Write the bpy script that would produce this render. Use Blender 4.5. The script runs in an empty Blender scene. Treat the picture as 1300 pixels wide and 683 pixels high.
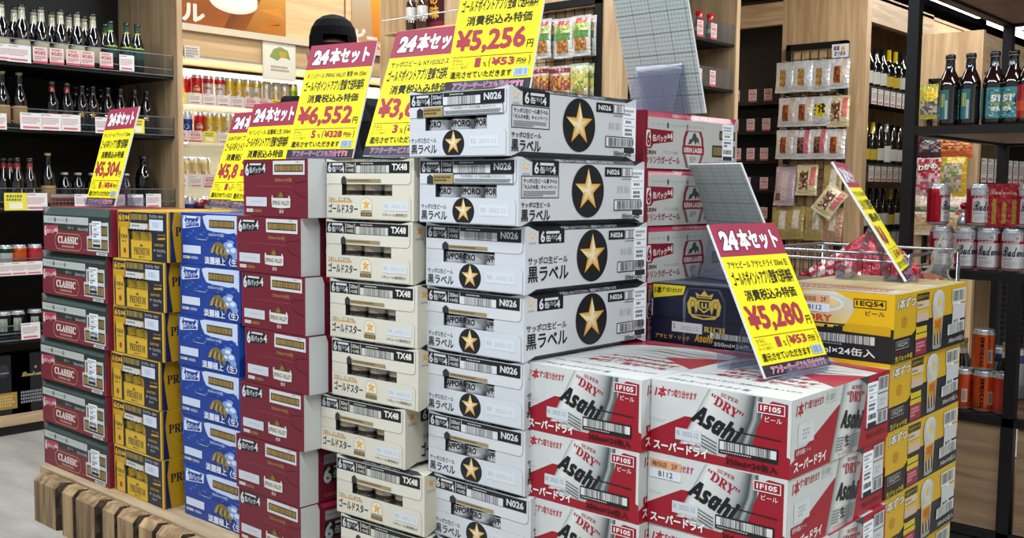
import bpy, bmesh, math, random
from mathutils import Vector, Matrix
random.seed(7)
PI = math.pi
S = bpy.context.scene
COL = S.collection

# ---------------------------------------------------------------- camera
F_PX, PITCH, ROLL, YAW = 1299.22, -0.08102, 0.010935, -0.72404
EYE = Vector((0, 0, 1.15))
fwd = Vector((math.sin(YAW)*math.cos(PITCH), math.cos(YAW)*math.cos(PITCH), math.sin(PITCH)))
rgt = Vector((math.cos(YAW), -math.sin(YAW), 0)); upv = rgt.cross(fwd)
rgt2 = rgt*math.cos(ROLL) + upv*math.sin(ROLL); upv2 = -rgt*math.sin(ROLL) + upv*math.cos(ROLL)
cam = bpy.data.cameras.new('camera'); cam.sensor_fit = 'HORIZONTAL'; cam.sensor_width = 36
cam.lens = F_PX/1300*36; cam.clip_start = .05; cam.clip_end = 60
camo = bpy.data.objects.new('camera', cam); COL.objects.link(camo)
camo.matrix_world = Matrix(((rgt2.x, upv2.x, -fwd.x, EYE.x), (rgt2.y, upv2.y, -fwd.y, EYE.y), (rgt2.z, upv2.z, -fwd.z, EYE.z), (0, 0, 0, 1)))
S.camera = camo

# ---------------------------------------------------------------- light and exposure
W = bpy.data.worlds.new('world'); S.world = W; W.use_nodes = True
W.node_tree.nodes['Background'].inputs[0].default_value = (.86, .93, 1, 1)
W.node_tree.nodes['Background'].inputs[1].default_value = .42
S.view_settings.view_transform = 'Standard'; S.view_settings.look = 'None'; S.view_settings.gamma = 1
S.view_settings.exposure = 0.0

def area(name, loc, sx, sy, power, rot=(0, 0, 0), col=(1, 1, 1)):
    l = bpy.data.lights.new(name, 'AREA'); l.shape = 'RECTANGLE'; l.size = sx; l.size_y = sy; l.energy = power; l.color = col
    o = bpy.data.objects.new(name, l); COL.objects.link(o); o.location = loc; o.rotation_euler = rot
    o.visible_camera = False if name == 'none' else True
    return o
WARM = (1, .95, .88); COOL = (.93, .97, 1)
for x, y in ((.6, .2), (-1.5, .1), (-3.6, .6), (-3.3, 3.1), (-.6, 4.6), (1.2, 2.2)):
    area('ceiling_lamp_light', (x, y, 3.0), 1.9, .35, 62, col=COOL)
area('ceiling_lamp_light', (-1.9, 5.6, 2.98), .3, 1.6, 42, col=WARM)
area('fascia_lamp_light', (-1.7, 8.6, 2.85), .2, 2.0, 45, rot=(0, math.radians(62), 0), col=WARM)
for z_ in (1.61, 1.39, 1.12):
    area('case_shelf_light', (-5.60, 3.9, z_), .05, 1.9, 13, rot=(0, math.radians(20), 0), col=(1, .97, .88))
area('cooler_lamp_light', (-5.60, 4.6, 1.93), .10, 3.4, 150, rot=(0, math.radians(14), 0), col=(1, .98, .90))
area('fascia_lamp_light', (-4.9, 4.9, 2.95), .15, 3.4, 38, rot=(0, math.radians(35), 0), col=(1, .93, .80))

# ---------------------------------------------------------------- materials
def srgb(c):
    if isinstance(c, str):
        c = c.lstrip('#'); c = tuple(int(c[i:i+2], 16)/255 for i in (0, 2, 4))
    return tuple((v/12.92 if v <= .04045 else ((v+.055)/1.055)**2.4) for v in c[:3]) + (1.0,)
MATS = {}
def mat_base(name):
    m = bpy.data.materials.new(name); m.use_nodes = True
    nt = m.node_tree; b = nt.nodes['Principled BSDF']; MATS[name] = m
    return m, nt, b
def ink(name, rough, metal=0, spec=.5, bump=0, bscale=60, coat=0):
    m, nt, b = mat_base(name)
    a = nt.nodes.new('ShaderNodeAttribute'); a.attribute_name = 'Col'
    nt.links.new(a.outputs['Color'], b.inputs['Base Color'])
    b.inputs['Roughness'].default_value = rough; b.inputs['Metallic'].default_value = metal
    b.inputs['Specular IOR Level'].default_value = spec; b.inputs['Coat Weight'].default_value = coat
    if bump:
        t = nt.nodes.new('ShaderNodeTexCoord'); n = nt.nodes.new('ShaderNodeTexNoise'); n.inputs['Scale'].default_value = bscale
        n.inputs['Detail'].default_value = 3
        u = nt.nodes.new('ShaderNodeBump'); u.inputs['Strength'].default_value = bump; u.inputs['Distance'].default_value = .01
        nt.links.new(t.outputs['Object'], n.inputs['Vector']); nt.links.new(n.outputs['Fac'], u.inputs['Height']); nt.links.new(u.outputs['Normal'], b.inputs['Normal'])
    return m
ink('card', .38, spec=.45, bump=.06, bscale=14)
ink('paper', .6, spec=.3)
ink('metal', .24, metal=.55, spec=.6)
ink('bottle', .07, spec=.8, coat=.4)
ink('film', .2, metal=.25, spec=.7, bump=.55, bscale=55)
ink('plastic', .35, spec=.5)
ink('cloth', .9, spec=.15, bump=.3, bscale=40)
ink('skin', .55, spec=.35)
def wood(name, c1, c2, axis, scale=3.0, rough=.5, stretch=14, bump=.08):
    m, nt, b = mat_base(name)
    t = nt.nodes.new('ShaderNodeTexCoord'); mp = nt.nodes.new('ShaderNodeMapping')
    s = [stretch]*3; s[axis] = 1; mp.inputs['Scale'].default_value = s
    n = nt.nodes.new('ShaderNodeTexNoise'); n.inputs['Scale'].default_value = scale; n.inputs['Detail'].default_value = 6; n.inputs['Distortion'].default_value = .6
    r = nt.nodes.new('ShaderNodeValToRGB'); r.color_ramp.elements[0].color = srgb(c1); r.color_ramp.elements[1].color = srgb(c2)
    r.color_ramp.elements[0].position = .35; r.color_ramp.elements[1].position = .65
    u = nt.nodes.new('ShaderNodeBump'); u.inputs['Strength'].default_value = bump; u.inputs['Distance'].default_value = .01
    L = nt.links.new
    L(t.outputs['Object'], mp.inputs[0]); L(mp.outputs[0], n.inputs['Vector']); L(n.outputs['Fac'], r.inputs[0]); L(r.outputs[0], b.inputs['Base Color'])
    L(n.outputs['Fac'], u.inputs['Height']); L(u.outputs[0], b.inputs['Normal']); b.inputs['Roughness'].default_value = rough
    return m
wood('oak_upright', '#a98a66', '#c9ab84', 2, 2.2)
wood('oak_level_x', '#ab8d6a', '#cbb18c', 0, 2.2)
wood('oak_level_y', '#a88a67', '#c9ad88', 1, 2.2)
wood('oak_shaded', '#6e5843', '#8f7659', 0, 2.4)  # oak with the shade on the rack's lower boards put into its colour
wood('maple_level_y', '#c8a67c', '#dcbd92', 1, 1.6)
wood('walnut_ply', '#6b4e3c', '#83624c', 0, 2)
m = wood('log', '#755b3f', '#b99b73', 2, 3, rough=.78, stretch=11, bump=.22)
nt = m.node_tree; oi = nt.nodes.new('ShaderNodeObjectInfo'); mr = nt.nodes.new('ShaderNodeMapRange'); mr.inputs[3].default_value = .80; mr.inputs[4].default_value = 1.12
hs = nt.nodes.new('ShaderNodeHueSaturation'); bs = nt.nodes['Principled BSDF']; src = bs.inputs['Base Color'].links[0].from_socket
nt.links.new(oi.outputs['Random'], mr.inputs[0]); nt.links.new(mr.outputs[0], hs.inputs['Value']); nt.links.new(src, hs.inputs['Color']); nt.links.new(hs.outputs[0], bs.inputs['Base Color'])
wood('deck_board', '#9a8468', '#b8a384', 0, 4, rough=.7, stretch=10)
wood('bark', '#150f0a', '#4e3d2b', 2, 26, rough=.98, stretch=2.0, bump=1.0)
def flat(name, c, rough=.5, metal=0, emit=0, spec=.5, noise=0):
    m, nt, b = mat_base(name); b.inputs['Base Color'].default_value = srgb(c); b.inputs['Roughness'].default_value = rough
    b.inputs['Metallic'].default_value = metal; b.inputs['Specular IOR Level'].default_value = spec
    if emit: b.inputs['Emission Color'].default_value = srgb(c); b.inputs['Emission Strength'].default_value = emit
    if noise:
        n = nt.nodes.new('ShaderNodeTexNoise'); n.inputs['Scale'].default_value = noise; n.inputs['Detail'].default_value = 4
        u = nt.nodes.new('ShaderNodeMapRange'); u.inputs[3].default_value = rough*.75; u.inputs[4].default_value = min(1, rough*1.25)
        nt.links.new(n.outputs['Fac'], u.inputs[0]); nt.links.new(u.outputs[0], b.inputs['Roughness'])
    return m
flat('black_steel', '#0b0c0f', .42, spec=.35, noise=20); flat('black_panel', '#0c0d10', .55, noise=9); flat('chrome', '#b9bcc0', .22, .9, noise=30)
flat('white_enamel', '#d9d5c6', .35, noise=8); flat('rubber', '#101010', .8, noise=30)
flat('lamp_glow', '#ffffff', .5, emit=6)
flat('ceiling_black', '#1b1a19', .8, noise=4)
flat('rail_steel', '#4c4d50', .3, .6, noise=12)
m, nt, b = mat_base('floor_tile')
t = nt.nodes.new('ShaderNodeTexCoord'); n = nt.nodes.new('ShaderNodeTexNoise'); n.inputs['Scale'].default_value = 2.6; n.inputs['Detail'].default_value = 7; n.inputs['Roughness'].default_value = .65
mp = nt.nodes.new('ShaderNodeMapping'); mp.inputs['Scale'].default_value = (1, 3.5, 1)
r = nt.nodes.new('ShaderNodeValToRGB'); r.color_ramp.elements[0].color = srgb('#8d8a84'); r.color_ramp.elements[1].color = srgb('#b4b1aa'); r.color_ramp.elements[0].position = .3; r.color_ramp.elements[1].position = .72
nt.links.new(t.outputs['Object'], mp.inputs[0]); nt.links.new(mp.outputs[0], n.inputs['Vector']); nt.links.new(n.outputs['Fac'], r.inputs[0]); nt.links.new(r.outputs[0], b.inputs['Base Color']); b.inputs['Roughness'].default_value = .42
def clear(name, tint, body_, fac, rough=.05):
    m, nt, b = mat_base(name)
    tr = nt.nodes.new('ShaderNodeBsdfTransparent'); tr.inputs[0].default_value = srgb(tint)
    lw = nt.nodes.new('ShaderNodeLayerWeight'); lw.inputs[0].default_value = .12
    ad = nt.nodes.new('ShaderNodeMath'); ad.operation = 'ADD'; ad.use_clamp = True; ad.inputs[1].default_value = fac
    mx = nt.nodes.new('ShaderNodeMixShader')
    b.inputs['Base Color'].default_value = srgb(body_); b.inputs['Roughness'].default_value = rough; b.inputs['Specular IOR Level'].default_value = 1
    nt.links.new(lw.outputs['Facing'], ad.inputs[0]); nt.links.new(ad.outputs[0], mx.inputs[0])
    nt.links.new(tr.outputs[0], mx.inputs[1]); nt.links.new(b.outputs[0], mx.inputs[2]); nt.links.new(mx.outputs[0], nt.nodes['Material Output'].inputs[0])
clear('acrylic', '#f1f3f8', '#9aa0b4', .07); clear('rail_acrylic', '#f4f6f8', '#6a7078', .015); clear('cellophane', '#f8fafc', '#c8ccd0', .10, .12)

# ---------------------------------------------------------------- text outlines
_T = {}
_DG = None
def glyphs(s, bold=0.0, shear=0.0):
    k = (s, round(bold, 4), round(shear, 3))
    if k in _T: return _T[k]
    if bold > 0 and any(ord(ch) > 0x7f for ch in s):
        # thicken complex characters by laying shifted copies over each other
        v0, f0, b0 = glyphs(s, 0, shear); d = bold*.8; n = 4 if bold < .045 else 8; vs = []; fs = []
        for i in range(n):
            a = 2*PI*(i+.5)/n; r_ = d*(1.3 if n == 4 else 1.1); j = len(vs)
            vs += [(x+r_*math.cos(a), y+r_*math.sin(a), i*.011) for x, y in v0]; fs += [tuple(j+q for q in f) for f in f0]
        _T[k] = (vs, fs, (b0[0]-d, b0[1]-d, b0[2]+d, b0[3]+d)); return _T[k]
    c = bpy.data.curves.new('t', 'FONT'); c.body = s; c.size = 1; c.offset = bold; c.shear = shear; c.resolution_u = 2; c.fill_mode = 'FRONT'
    o = bpy.data.objects.new('t', c)
    me = o.to_mesh()
    vs = [(v.co.x, v.co.y) for v in me.vertices]; fs = [tuple(p.vertices) for p in me.polygons]
    o.to_mesh_clear(); bpy.data.objects.remove(o); bpy.data.curves.remove(c)
    if not vs: vs = [(0, 0), (1, 0), (1, 1)]; fs = []
    bb = (min(v[0] for v in vs), min(v[1] for v in vs), max(v[0] for v in vs), max(v[1] for v in vs))
    _T[k] = (vs, fs, bb); return _T[k]

# ---------------------------------------------------------------- mesh accumulator
class M:
    def __init__(s): s.v = []; s.f = []; s.c = []; s.sm = []
    def poly(s, pts, col, smooth=False):
        i = len(s.v); s.v += [tuple(p) for p in pts]; s.f.append(tuple(range(i, i+len(pts))))
        s.c.append([c if not isinstance(c, str) else srgb(c) for c in col] if isinstance(col, list) else [srgb(col)]*len(pts)); s.sm.append(smooth)
    def box(s, a, b, col='#888888'):
        x0, y0, z0 = a; x1, y1, z1 = b
        if x0 > x1: x0, x1 = x1, x0
        if y0 > y1: y0, y1 = y1, y0
        if z0 > z1: z0, z1 = z1, z0
        i = len(s.v)
        s.v += [(x0, y0, z0), (x1, y0, z0), (x1, y1, z0), (x0, y1, z0), (x0, y0, z1), (x1, y0, z1), (x1, y1, z1), (x0, y1, z1)]
        for q in ((0, 3, 2, 1), (4, 5, 6, 7), (0, 1, 5, 4), (1, 2, 6, 5), (2, 3, 7, 6), (3, 0, 4, 7)):
            s.f.append(tuple(i+k for k in q)); s.c.append([srgb(col)]*4); s.sm.append(False)
        return s
    def lathe(s, prof, n=16, o=(0, 0, 0)):
        # prof: (r, z, colour of the band starting here)
        base = len(s.v)
        for r, z, c in prof:
            for k in range(n):
                a = 2*PI*k/n; s.v.append((o[0]+r*math.cos(a), o[1]+r*math.sin(a), o[2]+z))
        for j in range(len(prof)-1):
            for k in range(n):
                s.f.append((base+j*n+k, base+j*n+(k+1) % n, base+(j+1)*n+(k+1) % n, base+(j+1)*n+k)); s.c.append([srgb(prof[j][2])]*4); s.sm.append(True)
        s.f.append(tuple(base+(len(prof)-1)*n+k for k in range(n))); s.c.append([srgb(prof[-1][2])]*n); s.sm.append(False)
        s.f.append(tuple(base+k for k in reversed(range(n)))); s.c.append([srgb(prof[0][2])]*n); s.sm.append(False)
        return s
    def tube(s, pts, r, col='#888888', n=6):
        pts = [Vector(p) for p in pts]; base = len(s.v)
        for i, p in enumerate(pts):
            d = (pts[min(i+1, len(pts)-1)]-pts[max(i-1, 0)]).normalized()
            a = d.orthogonal().normalized(); b = d.cross(a)
            if i and abs(d.dot(pd)) > .3:
                a = (pa - d*pa.dot(d)).normalized(); b = d.cross(a)
            pa, pd = a, d
            for k in range(n):
                q = p + (a*math.cos(2*PI*k/n)+b*math.sin(2*PI*k/n))*r; s.v.append(tuple(q))
        for j in range(len(pts)-1):
            for k in range(n):
                s.f.append((base+j*n+k, base+j*n+(k+1) % n, base+(j+1)*n+(k+1) % n, base+(j+1)*n+k)); s.c.append([srgb(col)]*4); s.sm.append(True)
        for e in (0, len(pts)-1):
            s.f.append(tuple(base+e*n+k for k in range(n))); s.c.append([srgb(col)]*n); s.sm.append(False)
        return s
    def mesh(s, name, mats):
        me = bpy.data.meshes.new(name); me.from_pydata(s.v, [], s.f)
        a = me.color_attributes.new('Col', 'FLOAT_COLOR', 'CORNER')
        flatc = []
        for c in s.c:
            for q in c: flatc += q
        a.data.foreach_set('color', flatc)
        me.polygons.foreach_set('use_smooth', s.sm)
        me.materials.append(MATS[mats]); me.update()
        return me
    def build(s, name, mat, parent=None, loc=None, rot=None):
        return put(name, s.mesh(name, mat), parent, loc, rot)
def put(name, me, parent=None, loc=None, rot=None):
    o = bpy.data.objects.new(name, me); COL.objects.link(o)
    if parent: o.parent = parent
    if loc is not None: o.location = loc
    if rot is not None: o.rotation_euler = rot
    return o
def thing(name, label, cat, loc=(0, 0, 0), rz=0, group=None):
    o = bpy.data.objects.new(name, None); COL.objects.link(o); o.location = loc; o.rotation_euler = (0, 0, rz); o.empty_display_size = .05
    o['label'] = label; o['category'] = cat
    if group: o['group'] = group
    return o
def tag(o, label, cat, group=None, kind=None):
    o['label'] = label; o['category'] = cat
    if group: o['group'] = group
    if kind: o['kind'] = kind
    return o
def struct(o): o['kind'] = 'structure'; return o
def copy_tree(o, parent=None):
    c = o.copy(); COL.objects.link(c); c.parent = parent
    for ch in list(o.children): copy_tree(ch, c)
    return c

# a flat printing frame on a face: coordinates in mm, x to the right, y down, seen from outside
class P:
    def __init__(s, m, O, ux, uy, W=0, H=0, scale=.001, k=0.06, bend=None):
        s.m = m; s.O = Vector(O); s.x = Vector(ux); s.y = Vector(uy); s.n = s.y.cross(s.x); s.W = W; s.H = H; s.s = scale; s.k = k; s.bend = bend
    def pt(s, x, y, k=None):
        k = s.k if k is None else k
        if s.bend:   # wrapped on a cylinder of radius bend (mm) around the axis through O; x is arc length
            a = x/s.bend; R = s.bend+k*.6
            return s.O + s.x*(math.sin(a)*R*s.s) + s.n*(math.cos(a)*R*s.s) + s.y*(y*s.s)
        return s.O + s.x*(x*s.s) + s.y*(y*s.s) + s.n*(k*.001)
    def poly(s, pts, col, up=True):
        if up: s.k += .03
        s.m.poly([s.pt(*p) for p in pts], col); return s
    def rect(s, x0, y0, x1, y1, col, skew=0):
        if s.bend:
            s.k += .03; n = max(1, int((x1-x0)/5))
            for i in range(n):
                a = x0+(x1-x0)*i/n; b = x0+(x1-x0)*(i+1)/n
                s.m.poly([s.pt(a, y1), s.pt(b, y1), s.pt(b, y0), s.pt(a, y0)], col)
            return s
        return s.poly([(x0, y1), (x1, y1+skew), (x1, y0+skew), (x0, y0)], col)
    def vgrad(s, x0, y0, x1, y1, ca, cb): return s.poly([(x0, y1), (x1, y1), (x1, y0), (x0, y0)], [cb, cb, ca, ca])
    def frame(s, x0, y0, x1, y1, col, t=1.5, fill=None):
        if fill: s.rect(x0, y0, x1, y1, fill)
        for q in ((x0, y0, x1, y0+t), (x0, y1-t, x1, y1), (x0, y0, x0+t, y1), (x1-t, y0, x1, y1)): s.rect(*q, col)
        return s
    def ell(s, cx, cy, rx, ry, col, n=28, a0=0, a1=2*PI):
        return s.poly([(cx+rx*math.cos(a0+(a1-a0)*k/n), cy-ry*math.sin(a0+(a1-a0)*k/n)) for k in range(n if a1-a0 > 6 else n+1)], col)
    def ring(s, cx, cy, rx, ry, t, col, n=28):
        s.k += .03
        for k in range(n):
            a, b = 2*PI*k/n, 2*PI*(k+1)/n
            s.m.poly([s.pt(cx+rx*math.cos(a), cy-ry*math.sin(a)), s.pt(cx+rx*math.cos(b), cy-ry*math.sin(b)), s.pt(cx+(rx-t)*math.cos(b), cy-(ry-t)*math.sin(b)), s.pt(cx+(rx-t)*math.cos(a), cy-(ry-t)*math.sin(a))], col)
        return s
    def star(s, cx, cy, R, c1='#dda30c', c2='#ece2c6', in_=.385):
        s.k += .03
        for k in range(5):
            a = PI/2+2*PI*k/5
            o = (cx+R*math.cos(a), cy-R*math.sin(a))
            l = (cx+R*in_*math.cos(a+PI/5), cy-R*in_*math.sin(a+PI/5)); r = (cx+R*in_*math.cos(a-PI/5), cy-R*in_*math.sin(a-PI/5))
            ca = '#c99006' if k else '#e8d9a8'
            if k == 1: c1 = '#e6cf86'
            if k > 1: c1 = '#d69e06'
            s.m.poly([s.pt(cx, cy), s.pt(*o), s.pt(*l)], [c2, c1, c1]); s.m.poly([s.pt(cx, cy), s.pt(*r), s.pt(*o)], [c2, ca, ca])
        return s
    def text(s, t, x0, y0, x1, y1, col, bold=0, shear=0, rot=0, out=None, skew=0, grow=0):
        # fitted to the box; out=(colour, extra boldness) draws an outline behind
        vs, fs, bb = glyphs(t, bold, shear)
        sx = (x1-x0)/max(1e-6, bb[2]-bb[0]); sy = (y1-y0)/max(1e-6, bb[3]-bb[1])
        cx, cy = (x0+x1)/2, (y0+y1)/2; cr, sr = math.cos(math.radians(rot)), math.sin(math.radians(rot))
        def draw(vs, fs, col):
            s.k += .03; i = len(s.m.v); c4 = srgb(col)
            for vv in vs:
                vx, vy = vv[0], vv[1]; dk = vv[2] if len(vv) > 2 else 0
                X = x0+(vx-bb[0])*sx-cx; Y = -(y0+(bb[3]-vy)*sy-cy)
                if grow: Y *= 1+grow*X/(x1-x0)
                X, Y = X*cr-Y*sr, X*sr+Y*cr
                s.m.v.append(tuple(s.pt(cx+X, cy-Y+skew*X, s.k+dk)))
            if vs and len(vs[0]) > 2: s.k += .08
            for f in fs:
                s.m.f.append(tuple(i+q for q in f)); s.m.c.append([c4]*len(f)); s.m.sm.append(False)
        if out:
            v2, f2, _ = glyphs(t, bold+out[1], shear); draw(v2, f2, out[0])
        draw(vs, fs, col); return s
    def bars(s, x0, y0, x1, y1, col, n=26, seed=1, fill=.5):
        rr = random.Random(seed); s.k += .03; x = x0; w = (x1-x0)/n
        for i in range(n):
            ww = w*(fill+rr.uniform(-.3, .32)); s.m.poly([s.pt(x, y1), s.pt(x+ww, y1), s.pt(x+ww, y0), s.pt(x, y0)], col); x += w
        return s
    def tiny(s, x0, y0, x1, y1, rows, col, seed=1, cw=2.4):
        rr = random.Random(seed); s.k += .03; h = (y1-y0)/rows
        for r in range(rows):
            x = x0; xe = x1 if r < rows-1 else x0+(x1-x0)*rr.uniform(.5, 1)
            while x < xe-cw:
                w = cw*rr.uniform(.55, 1); ya = y0+h*r+h*.12; yb = y0+h*r+h*.78
                s.m.poly([s.pt(x, yb), s.pt(x+w, yb), s.pt(x+w, ya), s.pt(x, ya)], col); x += w+cw*.35
        return s
    def plate(s, pts, th, col, edge=None):
        # a raised plate with walls; printing continues on top of it
        k0 = 0.0; top = th
        s.m.poly([s.pt(x, y, top) for x, y in pts], col)
        for i in range(len(pts)):
            a, b = pts[i], pts[(i+1) % len(pts)]
            s.m.poly([s.pt(*a, k0), s.pt(*b, k0), s.pt(*b, top), s.pt(*a, top)], edge or col)
        s.k = th+.05; return s
def rrect(x0, y0, x1, y1, r, corners='1111', n=5):
    # corners: tl tr br bl
    out = []
    for (cx, cy, a, on, px, py) in ((x0+r, y0+r, 180, corners[0], x0, y0), (x1-r, y0+r, 90, corners[1], x1, y0), (x1-r, y1-r, 0, corners[2], x1, y1), (x0+r, y1-r, -90, corners[3], x0, y1)):
        if on == '1':
            for k in range(n+1):
                t = math.radians(a-90*k/n); out.append((cx+r*math.cos(t), cy-r*math.sin(t)))
        else: out.append((px, py))
    return out
# ordinal words for labels
ORD = ['first', 'second', 'third', 'fourth', 'fifth', 'sixth', 'seventh', 'eighth', 'ninth', 'tenth', 'eleventh', 'twelfth', 'thirteenth', 'fourteenth', 'fifteenth', 'sixteenth']

# ---------------------------------------------------------------- cartons
RH = .1305
def frames(m, W, D, H):
    w, d = W/2, D/2
    return dict(front=P(m, (-w, -d, H), (1, 0, 0), (0, 0, -1), W*1000, H*1000), right=P(m, (w, -d, H), (0, 1, 0), (0, 0, -1), D*1000, H*1000),
                back=P(m, (w, d, H), (-1, 0, 0), (0, 0, -1), W*1000, H*1000), left=P(m, (-w, d, H), (0, -1, 0), (0, 0, -1), D*1000, H*1000),
                top=P(m, (-w, d, H), (1, 0, 0), (0, -1, 0), W*1000, D*1000))
def body(W, D, H, cols, cham={}, hole=None):
    # cham[face] = (top height, bottom height, inset, start, taper, colour)
    m = M(); fr = frames(m, W, D, H); top = []; bot = []
    for nm in ('front', 'right', 'back', 'left'):
        p = fr[nm]; L, h = p.W, p.H; col = cols.get(nm, cols['all'])
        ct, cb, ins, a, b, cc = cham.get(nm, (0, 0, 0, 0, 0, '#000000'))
        def at(x, y, k=0): return p.pt(x, y, k)
        U = [(0, 0)] + ([(a, 0), (a+b, ct), (L-a-b, ct), (L-a, 0)] if ct else []) + [(L, 0)]
        Dn = [(0, h)] + ([(a, h), (a+b, h-cb), (L-a-b, h-cb), (L-a, h)] if cb else []) + [(L, h)]
        if hole and nm == 'front':
            x0, y0, x1, y1 = hole
            m.poly([at(x, y) for x, y in U+[(L, y0), (0, y0)]][::-1], col)
            m.poly([at(x, y) for x, y in [(0, y1), (L, y1)]+Dn[::-1]][::-1], col)
            m.poly([at(0, y0), at(0, y1), at(x0, y1), at(x0, y0)], col); m.poly([at(x1, y0), at(x1, y1), at(L, y1), at(L, y0)], col)
            q = [(x0, y0), (x0, y1), (x1, y1), (x1, y0)]; dk = '#2a2a2c'
            for i in range(4):
                A, B = q[i], q[(i+1) % 4]; m.poly([at(*A), at(*B), at(*B, -75), at(*A, -75)], dk)
            m.poly([at(*c, -75) for c in q], dk)
        else: m.poly([at(x, y) for x, y in U+Dn[::-1]][::-1], col)
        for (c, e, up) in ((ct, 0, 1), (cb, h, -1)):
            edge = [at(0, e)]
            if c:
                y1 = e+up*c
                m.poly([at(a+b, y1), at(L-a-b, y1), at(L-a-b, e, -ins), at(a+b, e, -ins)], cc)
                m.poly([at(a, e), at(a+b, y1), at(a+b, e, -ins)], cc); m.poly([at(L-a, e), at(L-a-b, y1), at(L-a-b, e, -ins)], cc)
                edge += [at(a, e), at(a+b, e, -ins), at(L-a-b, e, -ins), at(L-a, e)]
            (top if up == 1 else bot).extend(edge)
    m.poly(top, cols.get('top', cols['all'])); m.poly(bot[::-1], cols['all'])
    return m, fr
WH = '#d2d5d8'; BK = '#15171c'; CR = '#dcd9c8'
def six_pack(p, x, y, col=WH, w=60, h=22, tag_=1, out=None):
    # the "6 cans x 4" lettering
    k = w/60; v = h/22
    p.text('6', x, y, x+12*k, y+h, col, .03, out=out)
    p.rect(x+15*k, y+1*v, x+52*k, y+6*v, col)
    p.text('缶', x+15*k, y+8*v, x+28*k, y+21*v, col, .03, out=out)
    p.text('パック', x+29*k, y+8*v, x+45*k, y+17*v, col, .02, out=out); p.text('×', x+42*k, y+16*v, x+46*k, y+20*v, col, .01)
    p.text('4', x+46*k, y+7*v, x+57*k, y+h, col, .03, out=out)
def slogan(fr, nm, a, ct, ins, s, x0, x1, col=WH):
    p = fr[nm]; L = math.hypot(ct, ins); o = p.pt(0, ct, .15); 
    dy = (p.pt(0, 0, -ins)-p.pt(0, ct, 0)).normalized()
    q = P(p.m, o + dy*(L*.001), p.x, -dy, p.W, L); q.k = .05
    q.text(s, x0, L*.18, x1, L*.82, col, .01, shear=.25)
def stamp(p, x0, y0, x1, y1, s='2022.12'):
    w = x1-x0; p.rect(x0, y0, x1, y1, '#d5dbe1'); y0, y1 = y0+(y1-y0)*.12, y1-(y1-y0)*.12
    p.text('製造', x0+w*.05, y0+(y1-y0)*.2, x0+w*.22, y0+(y1-y0)*.75, '#a2abb5'); p.text(s, x0+w*.34, y0+(y1-y0)*.28, x0+w*.90, y0+(y1-y0)*.72, '#adb5bf', .0)
def sticker(parent, H, side, x0, y0, x1, y1, W, D, seed=1, fold=False):
    m = M(); p = frames(m, W, D, H)[side]
    rr = random.Random(seed); sk = rr.uniform(-.02, .03)
    p.plate([(x0, y0), (x1, y0+sk*20), (x1+1, y1), (x0+1, y1+sk*20)], 1.15, '#e8edf4')
    w, h = x1-x0, y1-y0
    p.tiny(x0+w*.08, y0+h*.05, x1-w*.1, y0+h*.2, 2, '#7d838c', seed); p.rect(x0+w*.08, y0+h*.24, x1-w*.1, y0+h*.25, '#44474d')
    p.tiny(x0+w*.2, y0+h*.28, x1-w*.2, y0+h*.36, 1, '#2b2d31', seed+3, 5); p.rect(x0+w*.08, y0+h*.4, x1-w*.1, y0+h*.41, '#44474d')
    p.tiny(x0+w*.15, y0+h*.45, x1-w*.2, y0+h*.62, 2, '#25272b', seed+5, 4)
    p.bars(x0+w*.12, y0+h*.68, x1-w*.12, y0+h*.8, '#24262a', 20, seed); p.rect(x0+w*.08, y0+h*.86, x1-w*.08, y0+h*.97, '#2b2d33')
    return m.build('price_sticker', 'paper', parent)
_can = {}
def peek_can(kind):
    if kind in _can: return _can[kind]
    m = M(); R = .031
    top, band, txt, tc = {'black_label': ('#b9bbc2', '#d9dadf', 'SAPPORO', '#1b1c20'), 'gold_star': ('#a9a69e', '#4a3a2c', 'GOLD STAR', '#c9a15a'), 'premium': ('#1c2552', '#b8972c', 'PREMIUM', '#1c2552')}[kind]
    if kind == 'black_label':
        m.lathe([(R*.8, 0, '#a9abb2'), (R, .006, '#d9dadf'), (R, .052, band), (R, .066, '#16171b'), (R, .108, '#c9cace'), (R*.8, .120, '#c9cace')], 20)
        p = P(m, (0, 0, .120), (1, 0, 0), (0, 0, -1), bend=31.0); p.text(txt, -27, 56, 27, 69, tc, .035)
    elif kind == 'gold_star':
        m.lathe([(R*.8, 0, '#a9a49a'), (R, .006, '#c9c4b8'), (R, .046, '#8f8b84'), (R, .050, band), (R, .058, '#a9a69e'), (R, .108, '#8f8c86'), (R*.8, .120, '#8f8c86')], 20)
        p = P(m, (0, 0, .120), (1, 0, 0), (0, 0, -1), bend=31.0); p.text('SAPPORO', -20, 62, 20, 72, '#29241f', .02); p.text(txt, -22, 50, 22, 59, tc, .03)
    else:
        m.lathe([(R*.8, 0, '#b8972c'), (R, .006, '#c9a83a'), (R, .05, '#b8972c'), (R, .068, '#141d55'), (R, .108, '#c9a83a'), (R*.8, .120, '#c9cace')], 20)
    _can[kind] = m.mesh('can', 'metal'); return _can[kind]

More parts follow.
